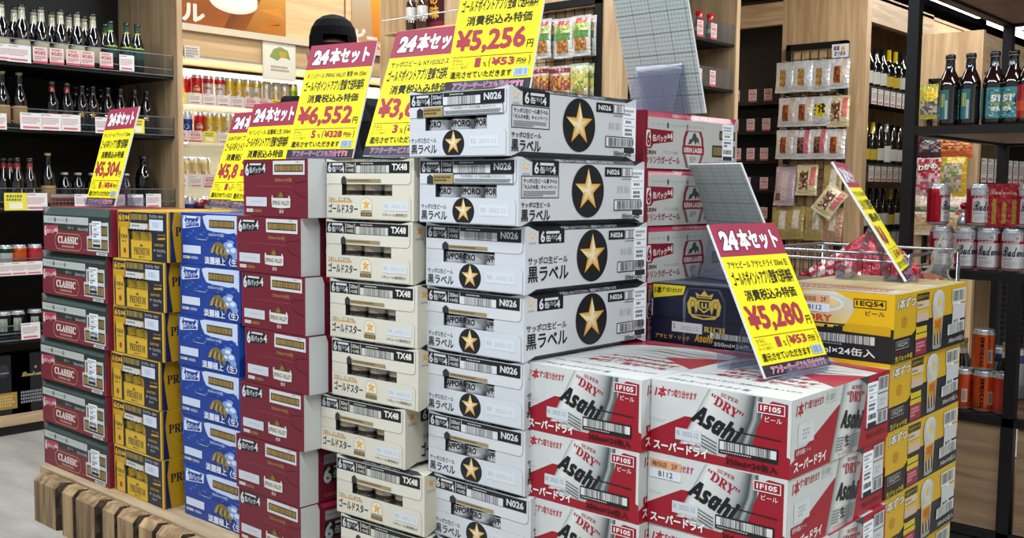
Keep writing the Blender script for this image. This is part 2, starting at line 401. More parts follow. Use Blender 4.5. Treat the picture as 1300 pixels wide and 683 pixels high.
def star_face(p, tx48, row):
    pass
def make_lager_star(variant):
    """white cases with the star: end face to the front, long face to the right"""
    W_, D_, H_ = .268, .405, RH-.0012
    c0 = thing('beer_carton', '', 'carton')
    hole = (46, 50, 213, 80) if variant == 0 else (50, 51, 190, 79)
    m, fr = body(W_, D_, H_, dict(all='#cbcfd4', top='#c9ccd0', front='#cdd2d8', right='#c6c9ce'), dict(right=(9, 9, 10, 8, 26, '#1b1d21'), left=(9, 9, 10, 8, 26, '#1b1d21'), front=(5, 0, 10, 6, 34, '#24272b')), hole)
    slogan(fr, 'right', 8, 9, 10, '冷凍はしないでください。破裂することがあります', 110, 300); slogan(fr, 'front', 6, 5, 10, '元気な生ビールを、', 88, 175)
    p = fr['right']
    p.star(20, 17, 10); p.text('SAPPORO', 10, 30, 31, 34, '#6a6e75', .01)
    p.rect(38, 5.5, 117, 34, BK); six_pack(p, 44, 9, w=66, h=22)
    if variant == 0:
        p.frame(7, 35, 117, 77, BK, 1.6); p.text('サッポロ生ビール黒ラベル', 13, 40, 112, 49, BK, .015); p.text('「大人の★旅」キャンペーン', 13, 51, 110, 60, BK, .015)
        p.tiny(13, 63, 108, 74, 3, '#6f747b', 4)
        p.text('サッポロ生ビール', 7, 84, 92, 95, BK, .02); p.text('黒ラベル', 7, 98, 91, 121, BK, .025)
    else:
        p.text('サッポロ生ビール', 7, 58, 128, 73, BK, .02); p.text('黒ラベル', 7, 76, 131, 107, BK, .025)
    p.ell(209, 63, 52, 53, BK, 40); p.star(209, 62, 44)
    p.rect(264, 14, 321, 33, BK); p.text('N026', 271, 18, 314, 29, WH, .03)
    p.frame(323, 14, 360, 33, BK, 1.5, '#d8dadd'); p.bars(333, 16, 352, 31, '#33363a', 10, 3); p.tiny(323, 36, 358, 39, 1, '#55585e', 2)
    p.bars(306, 52, 350, 66, '#a9aeb5', 9, 8, .3)
    p.frame(296, 80, 392, 103, BK, 2, '#d8dadd'); p.bars(306, 83, 388, 100, '#33363a', 34, 5)
    p.text('350ml×24缶', 325, 108, 388, 120, BK, .02)
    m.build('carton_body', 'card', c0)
    for i, x in enumerate((66, 128, 192) if variant == 0 else (64, 122, 178)):
        put('can', peek_can('black_label'), c0, (-W_/2+x*.001, -D_/2+.034, .006), (0, 0, (-.3, .12, -.08, .4, -.5, .25)[i+3*variant]))
    # upper tear flap
    m = M(); p = frames(m, W_, D_, H_)['front']
    p.plate(rrect(1, 6, 262, 52, 11, '0010'), .9, '#d3d7dc', '#3a3d42')
    p.rect(2, 6.2, 258, 31, BK); six_pack(p, 7, 8, w=56, h=21); p.rect(64, 8, 65.5, 29, WH); p.text('350ml', 68, 10, 92, 18, WH, .02); p.text('×24缶', 69, 20, 92, 28, WH, .02); p.rect(96.5, 8, 98, 29, WH)
    p.tiny(115, 9, 185, 12, 1, WH, 3, 5); p.rect(98, 14.5, 197, 30, '#d8dadd'); p.bars(110, 14.5, 186, 30, '#33363a', 34, 7); p.text('N026', 206, 11, 251, 25, WH, .035)
    if variant == 0:
        p.poly([(23, 52), (41, 52), (41, 38), (32, 33), (23, 38)], '#2b3036'); p.rect(41, 33, 97, 51, '#a58f58'); p.tiny(44, 36, 94, 48, 2, '#2c2a22', 9, 4)
        p.frame(97, 31, 256, 51, BK, 1.3); p.text('サッポロ生ビール「大人の★旅」キャンペーン', 118, 34, 236, 38.5, '#3a3d42', .01); p.tiny(102, 41, 250, 48, 2, '#5a5e64', 6, 3)
    else:
        p.poly([(48, 52), (66, 52), (66, 42), (57, 36), (48, 42)], '#2b3036'); p.rect(66, 43, 172, 49.5, '#a08a52'); p.tiny(70, 44.5, 168, 48.5, 1, '#3a3526', 9, 5)
    m.build('upper_flap', 'card', c0)
    m = M(); p = frames(m, W_, D_, H_)['front']
    p.plate(rrect(1, 78, 262, 127.5, 11, '0100'), .9, '#cfd4db', '#777b82')
    p.ell(125, 105, 30, 27, BK, 36, math.radians(-54), math.radians(234)) ; p.star(125, 103, 24)
    p.text('サッポロ生ビール', 6, 92, 78, 102, BK, .02); p.text('黒ラベル', 6, 105, 80, 124, BK, .025); stamp(p, 168, 90, 245, 112)
    m.build('lower_flap', 'card', c0)
    sticker(c0, H_, 'right', 357, 17 if variant == 0 else 10, 402, 116, W_, D_, 3+variant)
    return c0
def make_gold_star():
    W_, D_, H_ = .268, .405, RH-.0012
    c0 = thing('beer_carton', '', 'carton')
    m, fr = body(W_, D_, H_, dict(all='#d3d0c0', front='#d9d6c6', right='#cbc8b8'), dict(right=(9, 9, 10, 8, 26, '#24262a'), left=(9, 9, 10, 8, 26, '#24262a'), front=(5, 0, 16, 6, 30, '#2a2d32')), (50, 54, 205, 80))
    slogan(fr, 'front', 6, 5, 16, 'うまいのに、飲み飽きない。', 78, 190)
    p = fr['right']; p.star(20, 18, 11, '#d98d1c', '#e9a53a'); p.text('SAPPORO', 8, 33, 33, 38, '#6f7479', .01); p.rect(46, 5.5, 125, 34, BK); six_pack(p, 52, 9, w=66, h=22)
    p.text('うまい、どこまでも。', 52, 62, 150, 73, '#3a2a1c', .01); p.text('ゴールドスター', 48, 80, 160, 112, BK, .03); p.star(215, 62, 40, '#d98d1c', '#eeb64c')
    m.build('carton_body', 'card', c0)
    for i, x in enumerate((70, 130, 190)):
        put('can', peek_can('gold_star'), c0, (-W_/2+x*.001, -D_/2+.034, .004), (0, 0, (.5, -.2, .15)[i]))
    m = M(); p = frames(m, W_, D_, H_)['front']
    p.plate(rrect(1, 6, 260, 54, 11, '0010'), .9, '#dcd9ca', '#55544c')
    p.rect(2, 6.2, 256, 31, BK); six_pack(p, 6, 8, w=56, h=21); p.rect(64, 8, 65.5, 29, CR); p.text('350ml', 68, 10, 90, 18, CR, .02); p.text('×24缶', 69, 20, 90, 28, CR, .02); p.rect(94, 8, 95.5, 29, CR)
    p.tiny(112, 9, 180, 12, 1, CR, 3, 5); p.rect(98, 14.5, 197, 30, '#cfcfc8'); p.bars(110, 14.5, 188, 30, '#3a3c3e', 34, 9); p.text('TX48', 206, 11, 250, 25, '#e8e8e0', .035)
    p.poly([(50, 54), (66, 54), (66, 42), (58, 36), (50, 42)], '#33342f'); p.rect(66, 43, 172, 50, '#a08a5c'); p.tiny(70, 44.5, 168, 49, 1, '#4a4232', 9, 5)
    m.build('upper_flap', 'card', c0)
    m = M(); p = frames(m, W_, D_, H_)['front']
    p.plate(rrect(1, 78, 260, 127.5, 11, '0100'), .9, '#d9d6c6', '#7a786c')
    p.rect(7, 91, 84, 94, '#e0a040'); p.text('うまい、どこまでも。', 8, 83, 82, 91, '#3a2a1c', .012); p.text('ゴールドスター', 8, 97, 101, 117, BK, .03)
    p.poly([(110, 122), (110, 95), (114, 86), (123, 82), (133, 82), (142, 86), (146, 95), (146, 122)], '#c9bda0'); p.poly([(112, 110), (112, 95), (116, 88), (124, 84), (132, 84), (140, 88), (144, 95), (144, 110)], '#e4dfcf')
    p.star(128, 97, 13, '#d98d1c', '#eeb64c'); p.text('SAPPORO', 113, 109, 143, 113, '#2f2a20', .02); p.rect(111, 114, 145, 122, '#54402a'); p.text('GOLD STAR', 114, 115.5, 142, 120.5, '#c9a15a', .02)
    stamp(p, 180, 90, 252, 109); p.text('リキュール(発泡性)①', 178, 114, 250, 121, '#4c4a42', .01)
    m.build('lower_flap', 'card', c0)
    return c0
def six_plate(p, x0, y0, x1, y1, col, bg=None, edge=None):
    w = x1-x0; h = y1-y0
    if bg: p.poly([(x0+w*.04, y1), (x0, y1-h*.2), (x0+w*.02, y0), (x0+w*.15, y0-h*.02), (x1, y0+h*.02), (x1-w*.03, y1-h*.22), (x0+w*.2, y1-h*.02)], edge or bg)
    if bg: p.poly([(x0+w*.05, y1-h*.05), (x0+w*.02, y1-h*.2), (x0+w*.04, y0+h*.05), (x1-w*.02, y0+h*.07), (x1-w*.05, y1-h*.27)], bg)
    p.text('6', x0+w*.02, y0, x0+w*.2, y1, col, .04, out=(edge or '#101010', .03) if edge else None)
    p.rect(x0+w*.24, y0+h*.04, x0+w*.78, y0+h*.18, col); p.text('缶パック', x0+w*.23, y0+h*.3, x0+w*.76, y1-h*.22, col, .03, shear=.1); p.text('×', x0+w*.77, y0+h*.45, x0+w*.82, y0+h*.6, col); p.text('4', x0+w*.83, y0+h*.06, x0+w*.98, y0+h*.72, col, .04)
def gold_code(p, x0, y0, x1, y1, frame_=WH, seed=3):
    if frame_: p.rect(x0-6, y0-8, x1+6, y1+6, frame_)
    p.rect(x0, y0, x1, y1, '#241c16'); w = x1-x0; h = y1-y0
    p.rect(x0+w*.03, y0+h*.14, x1-w*.03, y1-h*.14, '#a48645'); p.bars(x0+w*.08, y0+h*.14, x1-w*.08, y1-h*.14, '#5a421f', 30, seed, .4)
def make_valley():
    W_, D_, H_ = .247, .405, RH-.0012; RD = '#6f1429'
    c0 = thing('beer_carton', '', 'carton')
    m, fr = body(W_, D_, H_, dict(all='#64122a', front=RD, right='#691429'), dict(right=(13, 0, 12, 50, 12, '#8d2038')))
    p = fr['front']; p.x = p.x*.92
    six_plate(p, 6, 8, 98, 38, WH, '#15161a', None); gold_code(p, 134, 12, 250, 29); p.tiny(222, 6, 245, 9, 1, '#6d6d6d', 3, 3)
    p.text('350ml×24缶', 136, 42, 206, 51, '#b08a4c', .01)
    p.poly([(55, 61), (215, 61), (215, 62), (55, 62)], '#a34a58')
    for a, b in (((262, 49), (220, 52)), ((220, 52), (210, 60)), ((210, 60), (214, 70)), ((214, 70), (235, 80)), ((235, 80), (262, 84))): p.poly([(a[0], a[1]+.8), (b[0], b[1]+.8), (b[0], b[1]-.4), (a[0], a[1]-.4)], '#3a0812')
    p.poly([(5, 60), (45, 65), (45, 66), (5, 61)], '#96384a')
    p.rect(12, 86, 102, 107, '#c9ced8'); p.tiny(17, 91, 20, 102, 3, '#8890a0', 1, 3); p.tiny(35, 94, 92, 99, 1, '#b4bac6', 2, 5)
    p.poly([(148, 86), (146, 80), (152, 76), (154, 72), (160, 70), (166, 72), (168, 76), (174, 80), (172, 86)], '#5c4416'); p.poly([(152, 85), (153, 80), (160, 74), (167, 80), (168, 85)], '#8c6a2a')
    p.rect(123, 82, 128, 87, WH); p.rect(192, 82, 197, 87, WH)
    p.poly([(122, 87), (200, 87), (199, 108), (160, 110), (124, 108)], '#d8d6d0'); p.text('SPRING VALLEY', 126, 93, 196, 103, '#3a2c24', .02); p.text('豊潤', 154, 113, 172, 121, '#d8b8b4', .02)
    p.rect(14, 113, 43, 121, '#c9c4c0'); p.text('KIRIN', 47, 114, 80, 121, '#a88450', .02)
    p = fr['right']
    p.poly([(0, 129), (52, 129), (52, 16), (46, 0), (0, 0)], '#c8cccd')
    p.rect(68, 22, 190, 44, '#8f9297'); p.tiny(72, 30, 180, 36, 1, '#6f7277', 2, 6); six_plate(p, 64, 50, 200, 90, '#a9adb2', '#18191c'); p.text('KIRIN', 70, 112, 104, 121, '#8a5a44', .01); p.ell(260, 70, 42, 40, '#c8cccd'); p.text('豊潤', 230, 52, 290, 90, RD, .04)
    m.build('carton_body', 'card', c0)
    m = M(); p = frames(m, W_, D_, H_)['front']; p.plate(rrect(1.5, 2, 6, 127, 2), .5, '#8a2038'); m.build('edge_fold', 'card', c0)
    return c0
def make_blue():
    W_, D_, H_ = .268, .405, RH-.0012; BL = '#103b94'
    c0 = thing('beer_carton', '', 'carton')
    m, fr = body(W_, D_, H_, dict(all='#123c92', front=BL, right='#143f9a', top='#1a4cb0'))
    p = fr['front']
    p.poly([(100, 8), (120, 4), (262, 3), (262, 56), (240, 44), (215, 47), (190, 45), (150, 44), (120, 40), (108, 26)], '#c9d6ee')
    for i in range(16):
        x = 5+i*16+(i*7) % 9; y = 44+(i*37) % 22; p.ell(x, y, 5+(i % 3)*2.4, 1.6+(i % 2), '#3a6cc4', 8)
    six_plate(p, 5, 8, 92, 40, '#d8e2f4', BL, '#d8e2f4'); gold_code(p, 131, 15, 240, 34, None); p.text('350ml×24缶', 128, 47, 196, 55, '#c4d2ee', .01)
    p.rect(60, 63, 200, 64.2, '#0d2a6a'); p.poly([(62, 64), (90, 66), (120, 66), (120, 65)], '#cdd8ec')
    p.rect(9, 82, 92, 102, '#cfd9ee'); p.tiny(13, 87, 16, 98, 3, '#8890a0', 1, 3); p.rect(9, 109, 42, 116, '#c6c6c0'); p.tiny(12, 110.5, 40, 114.5, 1, '#555555', 4, 3); p.text('KIRIN', 48, 109, 78, 116, '#c4d2ee', .02)
    for cx, cy, rx, ry in ((215, 76, 22, 10), (235, 88, 20, 11), (245, 100, 14, 8), (205, 92, 16, 8), (226, 68, 14, 6)): p.ell(cx, cy, rx, ry, '#7f9fd8', 14)
    for cx, cy, rx, ry in ((222, 74, 12, 5), (236, 86, 12, 6), (212, 88, 9, 4)): p.ell(cx, cy, rx, ry, '#d5dff0', 12)
    p.poly([(135, 98), (140, 84), (152, 78), (160, 70), (176, 68), (190, 72), (200, 80), (210, 92), (214, 104), (206, 112), (196, 100), (188, 108), (178, 96), (170, 104), (158, 92), (146, 96)], '#7b6a3a')
    for i in range(7): p.poly([(140+i*10, 96-i % 2*3), (152+i*8, 74+i*2), (156+i*8, 76+i*2), (147+i*10, 97-i % 2*2)], ['#b79d5c', '#4c4636'][i % 2])
    p.text('淡麗極上〈生〉', 110, 106, 262, 125, '#dfe8f8', .03, out=('#1d3f8c', .02))
    p = fr['right']; p.poly([(0, 0), (60, 0), (40, 60), (0, 90)], '#2b5cc0'); p.text('淡麗極上', 90, 40, 300, 100, '#d8e2f4', .03)
    m.build('carton_body', 'card', c0)
    m = M(); p = frames(m, W_, D_, H_)['front']; p.plate([(0.5, 1), (7, 1), (7, 60), (.5, 60)], .8, '#1f55b8'); m.build('edge_fold', 'card', c0)
    return c0
def make_premium():
    W_, D_, H_ = .268, .405, RH-.0012; GD = '#c79a1e'; NV = '#171b2e'
    c0 = thing('beer_carton', '', 'carton')
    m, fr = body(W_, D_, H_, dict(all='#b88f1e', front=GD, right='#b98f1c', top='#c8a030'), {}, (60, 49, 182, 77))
    p = fr['front']
    p.rect(0, 0, 190, 3.5, '#e3c04a'); p.rect(4, 6, 68, 30, NV); p.text('6', 7, 9, 21, 28, '#e3b52e', .04); p.text('缶', 23, 11, 40, 27, '#e3b52e', .03); p.text('×4', 42, 10, 66, 28, '#e3b52e', .04)
    p.rect(70, 4, 255, 32, NV); p.bars(74, 9, 162, 24, '#a48a3c', 30, 2, .6)
    p.poly([(166, 4), (256, 4), (256, 129), (182, 129), (182, 60), (166, 46)], NV); p.text('プレミアム・モルツ', 170, 9, 240, 17, WH, .02)
    p.rect(170, 21, 240, 49, '#d4dcea'); p.bars(188, 28, 222, 42, '#8f99ab', 5, 4)
    p.text('350ml×24缶', 214, 57, 250, 62, '#c79a1e', .01); p.poly([(212, 68), (250, 66), (250, 71), (212, 73)], '#c79a1e')
    p.rect(64, 33, 70, 44, '#7a1a20'); 
    p.poly([(68, 33), (160, 34), (160, 47)] + [(160-(i+1)*9, 47+(3 if i % 2 else 0)) for i in range(10)], '#cfd2d0'); p.tiny(76, 37, 152, 43, 1, '#4a4a48', 3, 5)
    # can picture left
    p.poly([(8, 128), (6, 70), (10, 46), (54, 46), (60, 70), (60, 127)], '#d8ae2c'); p.poly([(8, 128), (6, 70), (10, 46), (14, 46), (14, 128)], NV); p.poly([(60, 127), (60, 70), (54, 46), (57, 46), (70, 60), (72, 128)], NV)
    p.text('PREMIUM', 17, 64, 54, 76, '#3a3420', .01); p.text("MALT'S", 24, 80, 50, 86, '#3a3420', .01); p.ell(38, 108, 7, 8, '#a8281c', 14)
    p.text('SUNTORY', 196, 83, 244, 90, '#c79a1e', .02); p.text('ザ・プレミアム', 192, 97, 250, 105, WH, .02); p.text('モルツ', 208, 110, 232, 116, WH, .01)
    p.rect(256, 0, 260, 129, NV); p.rect(260, 0, 268, 129, '#dcb43a')
    p = fr['right']
    p.poly([(3, 0), (15, 0), (9, 40), (13, 80), (20, 129), (3, 129)], '#1a2350'); p.poly([(8, 22), (13, 14), (11, 22), (7, 42)], '#1a2350')
    p.text('𝓣𝓱𝓮', 62, 14, 100, 32, NV, .0); p.text('𝐏𝐑𝐄𝐌𝐈𝐔𝐌', 18, 38, 150, 62, NV, .01); p.text("MALT'S", 56, 68, 112, 77, NV, .01); p.text('SUNTORY BEER', 50, 82, 116, 88, '#6a5418'); p.ell(76, 103, 9, 9, '#a83018', 16); p.ell(76, 103, 5, 6, '#c87840', 12); p.tiny(55, 118, 98, 121, 1, '#6a5418', 2, 4); p.poly([(160, 0), (172, 0), (166, 60), (176, 129), (160, 129), (154, 60)], '#1a2350'); p.text('𝐏𝐑𝐄𝐌𝐈𝐔𝐌', 240, 38, 390, 66, NV, .01)
    m.build('carton_body', 'card', c0)
    for i, x in enumerate((72, 122, 165)): put('can', peek_can('premium'), c0, (-W_/2+x*.001, -D_/2+.034, .006), (0, 0, i))
    m = M(); p = frames(m, W_, D_, H_)['front']
    p.plate([(74, 128), (74, 80)] + [(74+12*(i+1), 78+(3 if i % 2 else 0)) for i in range(8)] + [(182, 80), (182, 128)], .9, '#d8ae2c', '#7a5f14')
    p.poly([(120, 92), (128, 86), (136, 92), (134, 94), (122, 94)], '#5c4a16'); p.text('𝐏𝐑𝐄𝐌𝐈𝐔𝐌', 88, 97, 170, 116, NV, .01); p.text("MALT'S", 114, 119, 144, 124, NV, .01)
    m.build('tear_tab', 'card', c0)
    return c0
def make_classic():
    W_, D_, H_ = .405, .268, RH-.0012; G = '#222c29'; R = '#781a30'
    c0 = thing('beer_carton', '', 'carton')
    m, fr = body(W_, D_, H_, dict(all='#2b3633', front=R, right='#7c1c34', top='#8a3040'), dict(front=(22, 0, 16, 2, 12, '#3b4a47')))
    p = fr['front']
    p.poly([(0, 22), (0, 62), (90, 62), (120, 66), (300, 66), (405, 84), (405, 0), (403, 0), (391, 22)], G)
    p.rect(3, 26, 277, 47, '#b9bebb'); p.tiny(30, 33, 266, 41, 1, '#9ba19e', 3, 14); p.rect(72, 30, 80, 43, '#3f4744'); p.rect(146, 30, 151, 43, '#3f4744')
    p.poly([(4, 56), (92, 52), (92, 72), (24, 76), (14, 88), (6, 84)], '#b33a52'); p.text('6', 6, 54, 20, 86, '#ddd6d4', .05); p.text('缶パック', 23, 64, 70, 78, '#e4dcd8', .02); p.text('×4', 72, 58, 92, 76, '#e4dcd8', .03)
    p.text('生ビール', 155, 53, 190, 61, '#b9bebb', .01); p.text('350ml×24缶', 214, 54, 276, 64, '#b9bebb', .01)
    p.poly(rrect(72, 74, 238, 123, 24), '#b08c5c'); p.poly(rrect(74.5, 76.5, 235.5, 120.5, 22), R); p.text('𝐂𝐋𝐀𝐒𝐒𝐈𝐂', 92, 83, 216, 104, '#e6ded4', .03); p.text('THE HOKKAIDO BEER', 116, 109, 192, 115, '#d9b8a8', .015)
    p.text('KIRIN BEER', 245, 115, 318, 121, '#b04a5c', .01)
    p.poly([(284, 40), (392, 36), (392, 118), (270, 118), (268, 78), (284, 76)], '#c9ccc8'); p.rect(292, 46, 386, 74, '#2a2620'); p.rect(296, 50, 382, 70, '#9c8348'); p.bars(300, 50, 380, 70, '#5f4a22', 22, 3); p.rect(274, 84, 386, 114, '#2a2620'); p.rect(278, 88, 382, 110, '#9c8348'); p.bars(284, 88, 378, 110, '#5f4a22', 30, 4, .4)
    p.rect(322, 120, 384, 128, '#c9ccc8'); p.text('AK505', 334, 121.5, 372, 126.5, '#33332f', .02)
    m.build('carton_body', 'card', c0)
    sticker(c0, H_, 'front', 300, 34, 350, 108, W_, D_, 8)
    return c0
def make_red_lager():
    W_, D_, H_ = .268, .405, .1285; R = '#7a1226'
    c0 = thing('beer_carton', '', 'carton')
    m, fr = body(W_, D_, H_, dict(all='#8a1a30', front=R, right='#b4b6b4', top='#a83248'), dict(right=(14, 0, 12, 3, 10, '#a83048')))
    slogan(fr, 'right', 3, 14, 12, '太陽のマークの中身を入れました。', 120, 300, '#e0c4c4')
    p = fr['right']; p.rect(0, 0, 16, 128, R); p.rect(398, 10, 405, 128, '#9fa2a2')
    p.tiny(30, 26, 330, 33, 1, '#a4a7a6', 5, 16); p.rect(92, 24, 100, 36, '#4c504f'); p.rect(176, 24, 181, 36, '#4c504f')
    p.poly([(8, 46), (14, 40), (118, 42), (118, 66), (40, 74), (30, 84), (14, 84), (8, 78)], R); p.poly([(11, 46), (15, 43), (26, 43), (29, 60), (27, 80), (16, 81), (11, 76)], '#d4d2d0'); p.text('6', 13, 46, 27, 79, R, .05); p.text('缶パック', 36, 52, 92, 68, '#dcd6d4', .03); p.text('×4', 94, 46, 115, 63, '#dcd6d4', .03)
    p.text('KIRIN', 10, 88, 50, 97, '#5a2430', .03); p.text('アルコール5%', 80, 88, 140, 95, '#8c8f8e', .0)
    p.text('キリンラガービール', 9, 101, 148, 117, '#8c1f34', .03)
    # oval label
    cx = 205
    p.poly([(cx-45, 76), (cx-43, 56), (cx-34, 38), (cx+34, 38), (cx+43, 56), (cx+45, 76), (cx+44, 92), (cx+30, 124), (cx-30, 124), (cx-44, 92)], '#8a2034')
    p.poly([(cx-40, 92), (cx+40, 92), (cx+25, 124), (cx-25, 124)], '#6f7473'); p.poly([(cx-33, 92), (cx+33, 92), (cx+18, 124), (cx-18, 124)], '#b9bbb9')
    p.poly([(cx-36, 72), (cx-32, 54), (cx-22, 40), (cx+22, 40), (cx+32, 54), (cx+36, 72)], '#b9bbb9')
    p.poly([(cx-24, 70), (cx-18, 58), (cx-8, 56), (cx-2, 44), (cx+8, 42), (cx+12, 50), (cx+22, 56), (cx+26, 70), (cx+16, 62), (cx+8, 70), (cx, 60), (cx-10, 68)], '#3f4845')
    p.rect(cx-47, 73, cx+47, 93, '#8c1f34'); p.text('KIRIN LAGER', cx-40, 77, cx+40, 89, '#d9d2d0', .035); p.tiny(cx-16, 98, cx+16, 112, 3, '#6f7473', 4, 6)
    for y0, y1, x0 in ((32, 54, 322), (68, 96, 290)): p.rect(x0, y0, 396, y1, '#2a2620'); p.rect(x0+4, y0+4, 392, y1-4, '#8f8354'); p.bars(x0+6, y0+4, 390, y1-4, '#4f4422', 24, 3, .4)
    p.text('350ml×24缶', 252, 108, 312, 118, '#a03a4c', .02); p.frame(322, 104, 392, 122, '#5a5c5c', 1.2, '#b9bbb9'); p.text('AJ05-75', 332, 108, 382, 117, '#2c2c2c', .02)
    m.build('carton_body', 'card', c0)
    sticker(c0, H_, 'right', 335, 16, 386, 106, W_, D_, 12)
    return c0
def tilt_text(p, s, cx, cy, w, h, ang, col, bold, shear=0, grow=0): p.text(s, cx-w/2, cy-h/2, cx+w/2, cy+h/2, col, bold, shear, ang, grow=grow)
def make_dry():
    W_, D_, H_ = .268, .405, .1295; R = '#9a1024'; WT = '#cfd3d2'
    c0 = thing('beer_carton', '', 'carton')
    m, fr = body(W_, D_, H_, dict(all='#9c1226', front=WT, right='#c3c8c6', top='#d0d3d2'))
    p = fr['front']
    def silver(pts, cols): p.poly(pts, cols)
    p.poly([(0, 92), (70, 56), (268, 56), (268, 129.5), (0, 129.5)], R)
    # can body as bands of silver with a shaded edge
    L = [(116, 2), (86, 58), (60, 106)]; Rr = [(216, 2), (214, 40), (196, 92)]
    def along(pp, t):
        t *= 2; i = 0 if t < 1 else 1; t -= i; a, b = pp[i], pp[i+1]; return (a[0]+(b[0]-a[0])*t, a[1]+(b[1]-a[1])*t)
    shade = ['#8a8f90', '#c9cdcc', '#dde0de', '#d3d6d4', '#c4c8c7', '#a9aeae', '#6f7677', '#3c4446', '#a4a9aa', '#565d5f']
    cut = [0, .04, .12, .3, .55, .7, .8, .86, .91, .96, 1]
    for i in range(10):
        for j in range(6):
            q = []
            for (a, t) in ((cut[i], (j+1)/6), (cut[i+1], (j+1)/6), (cut[i+1], j/6), (cut[i], j/6)):
                l, r_ = along(L, t), along(Rr, t); q.append((l[0]+(r_[0]-l[0])*a, l[1]+(r_[1]-l[1])*a))
            ca, cb = shade[i], shade[min(9, i+1)]; p.poly(q, [ca, cb, cb, ca], up=(i+j == 0))
    p.k += .03
    p.poly([(84, 104), (80, 112), (150, 114), (166, 92), (150, 96), (120, 98)], '#b9bdbc')
    p.poly([(222, 14), (234, 6), (262, 8), (262, 64), (205, 60), (214, 40)], R)
    p.text('1本', 7, 10, 32, 30, '#b3152b', .05, shear=.25); p.text('ずつ取り出せます', 33, 12, 93, 26, '#b3152b', .03, shear=.2)
    tilt_text(p, '𝐒𝐔𝐏𝐄𝐑', 156, 12, 34, 7, -14, '#a33a46', .005); tilt_text(p, '“𝐃𝐑𝐘”', 150, 28, 66, 17, -24, '#a0182c', .015)
    tilt_text(p, '𝘼𝙨𝙖𝙝𝙞', 133, 60, 98, 36, -19, '#111214', .035, .1)
    p.poly([(95, 63), (252, 68), (252, 70), (95, 65)], '#1a1214')
    p.poly([(262, 0), (268, 0), (268, 95), (262, 93)], '#d6d9d7')
    p.rect(52, 78, 104, 99, '#cdd3da'); p.text('製造', 54, 83, 61, 91, '#767b84'); p.text('2022.12', 66, 83, 98, 91, '#8f97a4', .01)
    for i in range(4): p.poly([(104, 82+i*6), (134, 92+i*6), (134, 94+i*6), (104, 84+i*6)], '#5c6163')
    p.text('スーパー', 76, 101, 102, 108, '#a0182c', .02)
    p.rect(138, 84, 247, 108, '#141416'); p.rect(140, 87, 244, 101, '#d9dbda'); p.bars(148, 87, 234, 101, '#1c1c1e', 40, 11); p.tiny(142, 103, 236, 106, 1, '#b9bbba', 3, 4)
    p.rect(207, 10, 257, 28, '#d9dbda'); p.rect(208.8, 11.8, 255.2, 26.2, R); p.text('1F105', 213, 14.5, 250, 23.5, '#e9ebea', .03); p.text('ビール', 222, 32, 252, 41, '#dfe1e0', .01)
    p.text('スーパードライ', 8, 106, 118, 123, '#e9ebea', .05); p.text('350ml×24缶入', 152, 112, 247, 125, '#1a0a0e', .025)
    p = fr['right']
    p.poly([(0, 105), (178, 34), (405, 34), (405, 129.5), (0, 129.5)], R); p.poly([(300, 0), (405, 0), (405, 40), (288, 40)], R)
    # can on the side
    for i in range(8):
        a0, a1 = i/8, (i+1)/8; sh = ['#7d8384', '#b4b9b8', '#cfd3d1', '#cdd1cf', '#c1c5c4', '#a2a8a8', '#70787a', '#8f9696']
        def X(a, t): l = 196+(148-196)*t; r_ = 306+(264-306)*t; return l+(r_-l)*a
        p.poly([(X(a0, 1), 129.5), (X(a1, 1), 129.5), (X(a1, 0), 0), (X(a0, 0), 0)], [sh[i], sh[min(7, i+1)], sh[min(7, i+1)], sh[i]], up=(i == 0))
    p.k += .03
    p.poly([(262, 0), (306, 0), (302, 22), (292, 12)], '#30383a')
    p.text('1本', 15, 7, 42, 31, '#a3142a', .05, shear=.2); p.text('ずつ取り出せます', 44, 8, 118, 23, '#a3142a', .03, shear=.15)
    p.frame(126, 5, 166, 24, '#a2a7a6', .8); p.ell(134, 14, 5, 6, '#a9aeac', 10); p.tiny(142, 9, 162, 20, 3, '#9aa09e', 3, 3)
    p.rect(24, 44, 82, 78, '#c9cfd2'); p.tiny(40, 52, 70, 72, 3, '#9fa6ac', 2, 8)
    p.rect(14, 83, 76, 97, '#8f1226'); p.text('1F105', 20, 86, 50, 94, '#d9d4d4', .02); p.text('ビール', 54, 87, 72, 93, '#d9d4d4'); p.text('スーパードライ', 12, 103, 132, 121, '#dfe1e0', .05)
    tilt_text(p, '𝐒𝐔𝐏𝐄𝐑', 252, 13, 44, 7, -6, '#a33a46', .005); tilt_text(p, '“𝐃𝐑𝐘”', 248, 29, 76, 19, -8, '#a0182c', .01)
    tilt_text(p, '𝘼𝙨𝙖𝙝𝙞', 236, 68, 96, 34, -10, '#131416', .035, .1)
    for i in range(5):
        y = 92+i*5; p.rect(176-i*2, y, 205-i*2, y+2, '#6f7677', skew=2); p.rect(228-i*2, y+3, 270-i*2, y+5, '#6f7677', skew=2)
    p.text('生', 206, 92, 226, 112, '#16181a', .03); p.text('スーパードライ', 178, 119, 236, 126, '#a0182c', .01)
    p.rect(346, 8, 394, 96, '#c3c8cb'); p.bars(350, 10, 392, 32, '#3c4042', 12, 5); p.rect(346, 38, 394, 40, '#2a2024'); p.tiny(356, 48, 386, 64, 2, '#a2a8ad', 3, 6); p.rect(346, 70, 394, 72, '#2a2024'); p.bars(352, 74, 390, 94, '#3c4042', 9, 6)
    p.rect(296, 96, 396, 100, '#241a1e'); p.text('350ml×24缶入', 302, 107, 392, 118, '#5c0f1c', .02)
    p = fr['top']
    for i in range(7):
        y = 20+i*13; p.poly([(10+i*6, 300-i*30), (110, 260-i*30), (200, 276-i*30), (262, 262-i*30), (200, 284-i*30), (110, 268-i*30)], ['#8f9596', '#aeb3b3', '#5f6668'][i % 3])
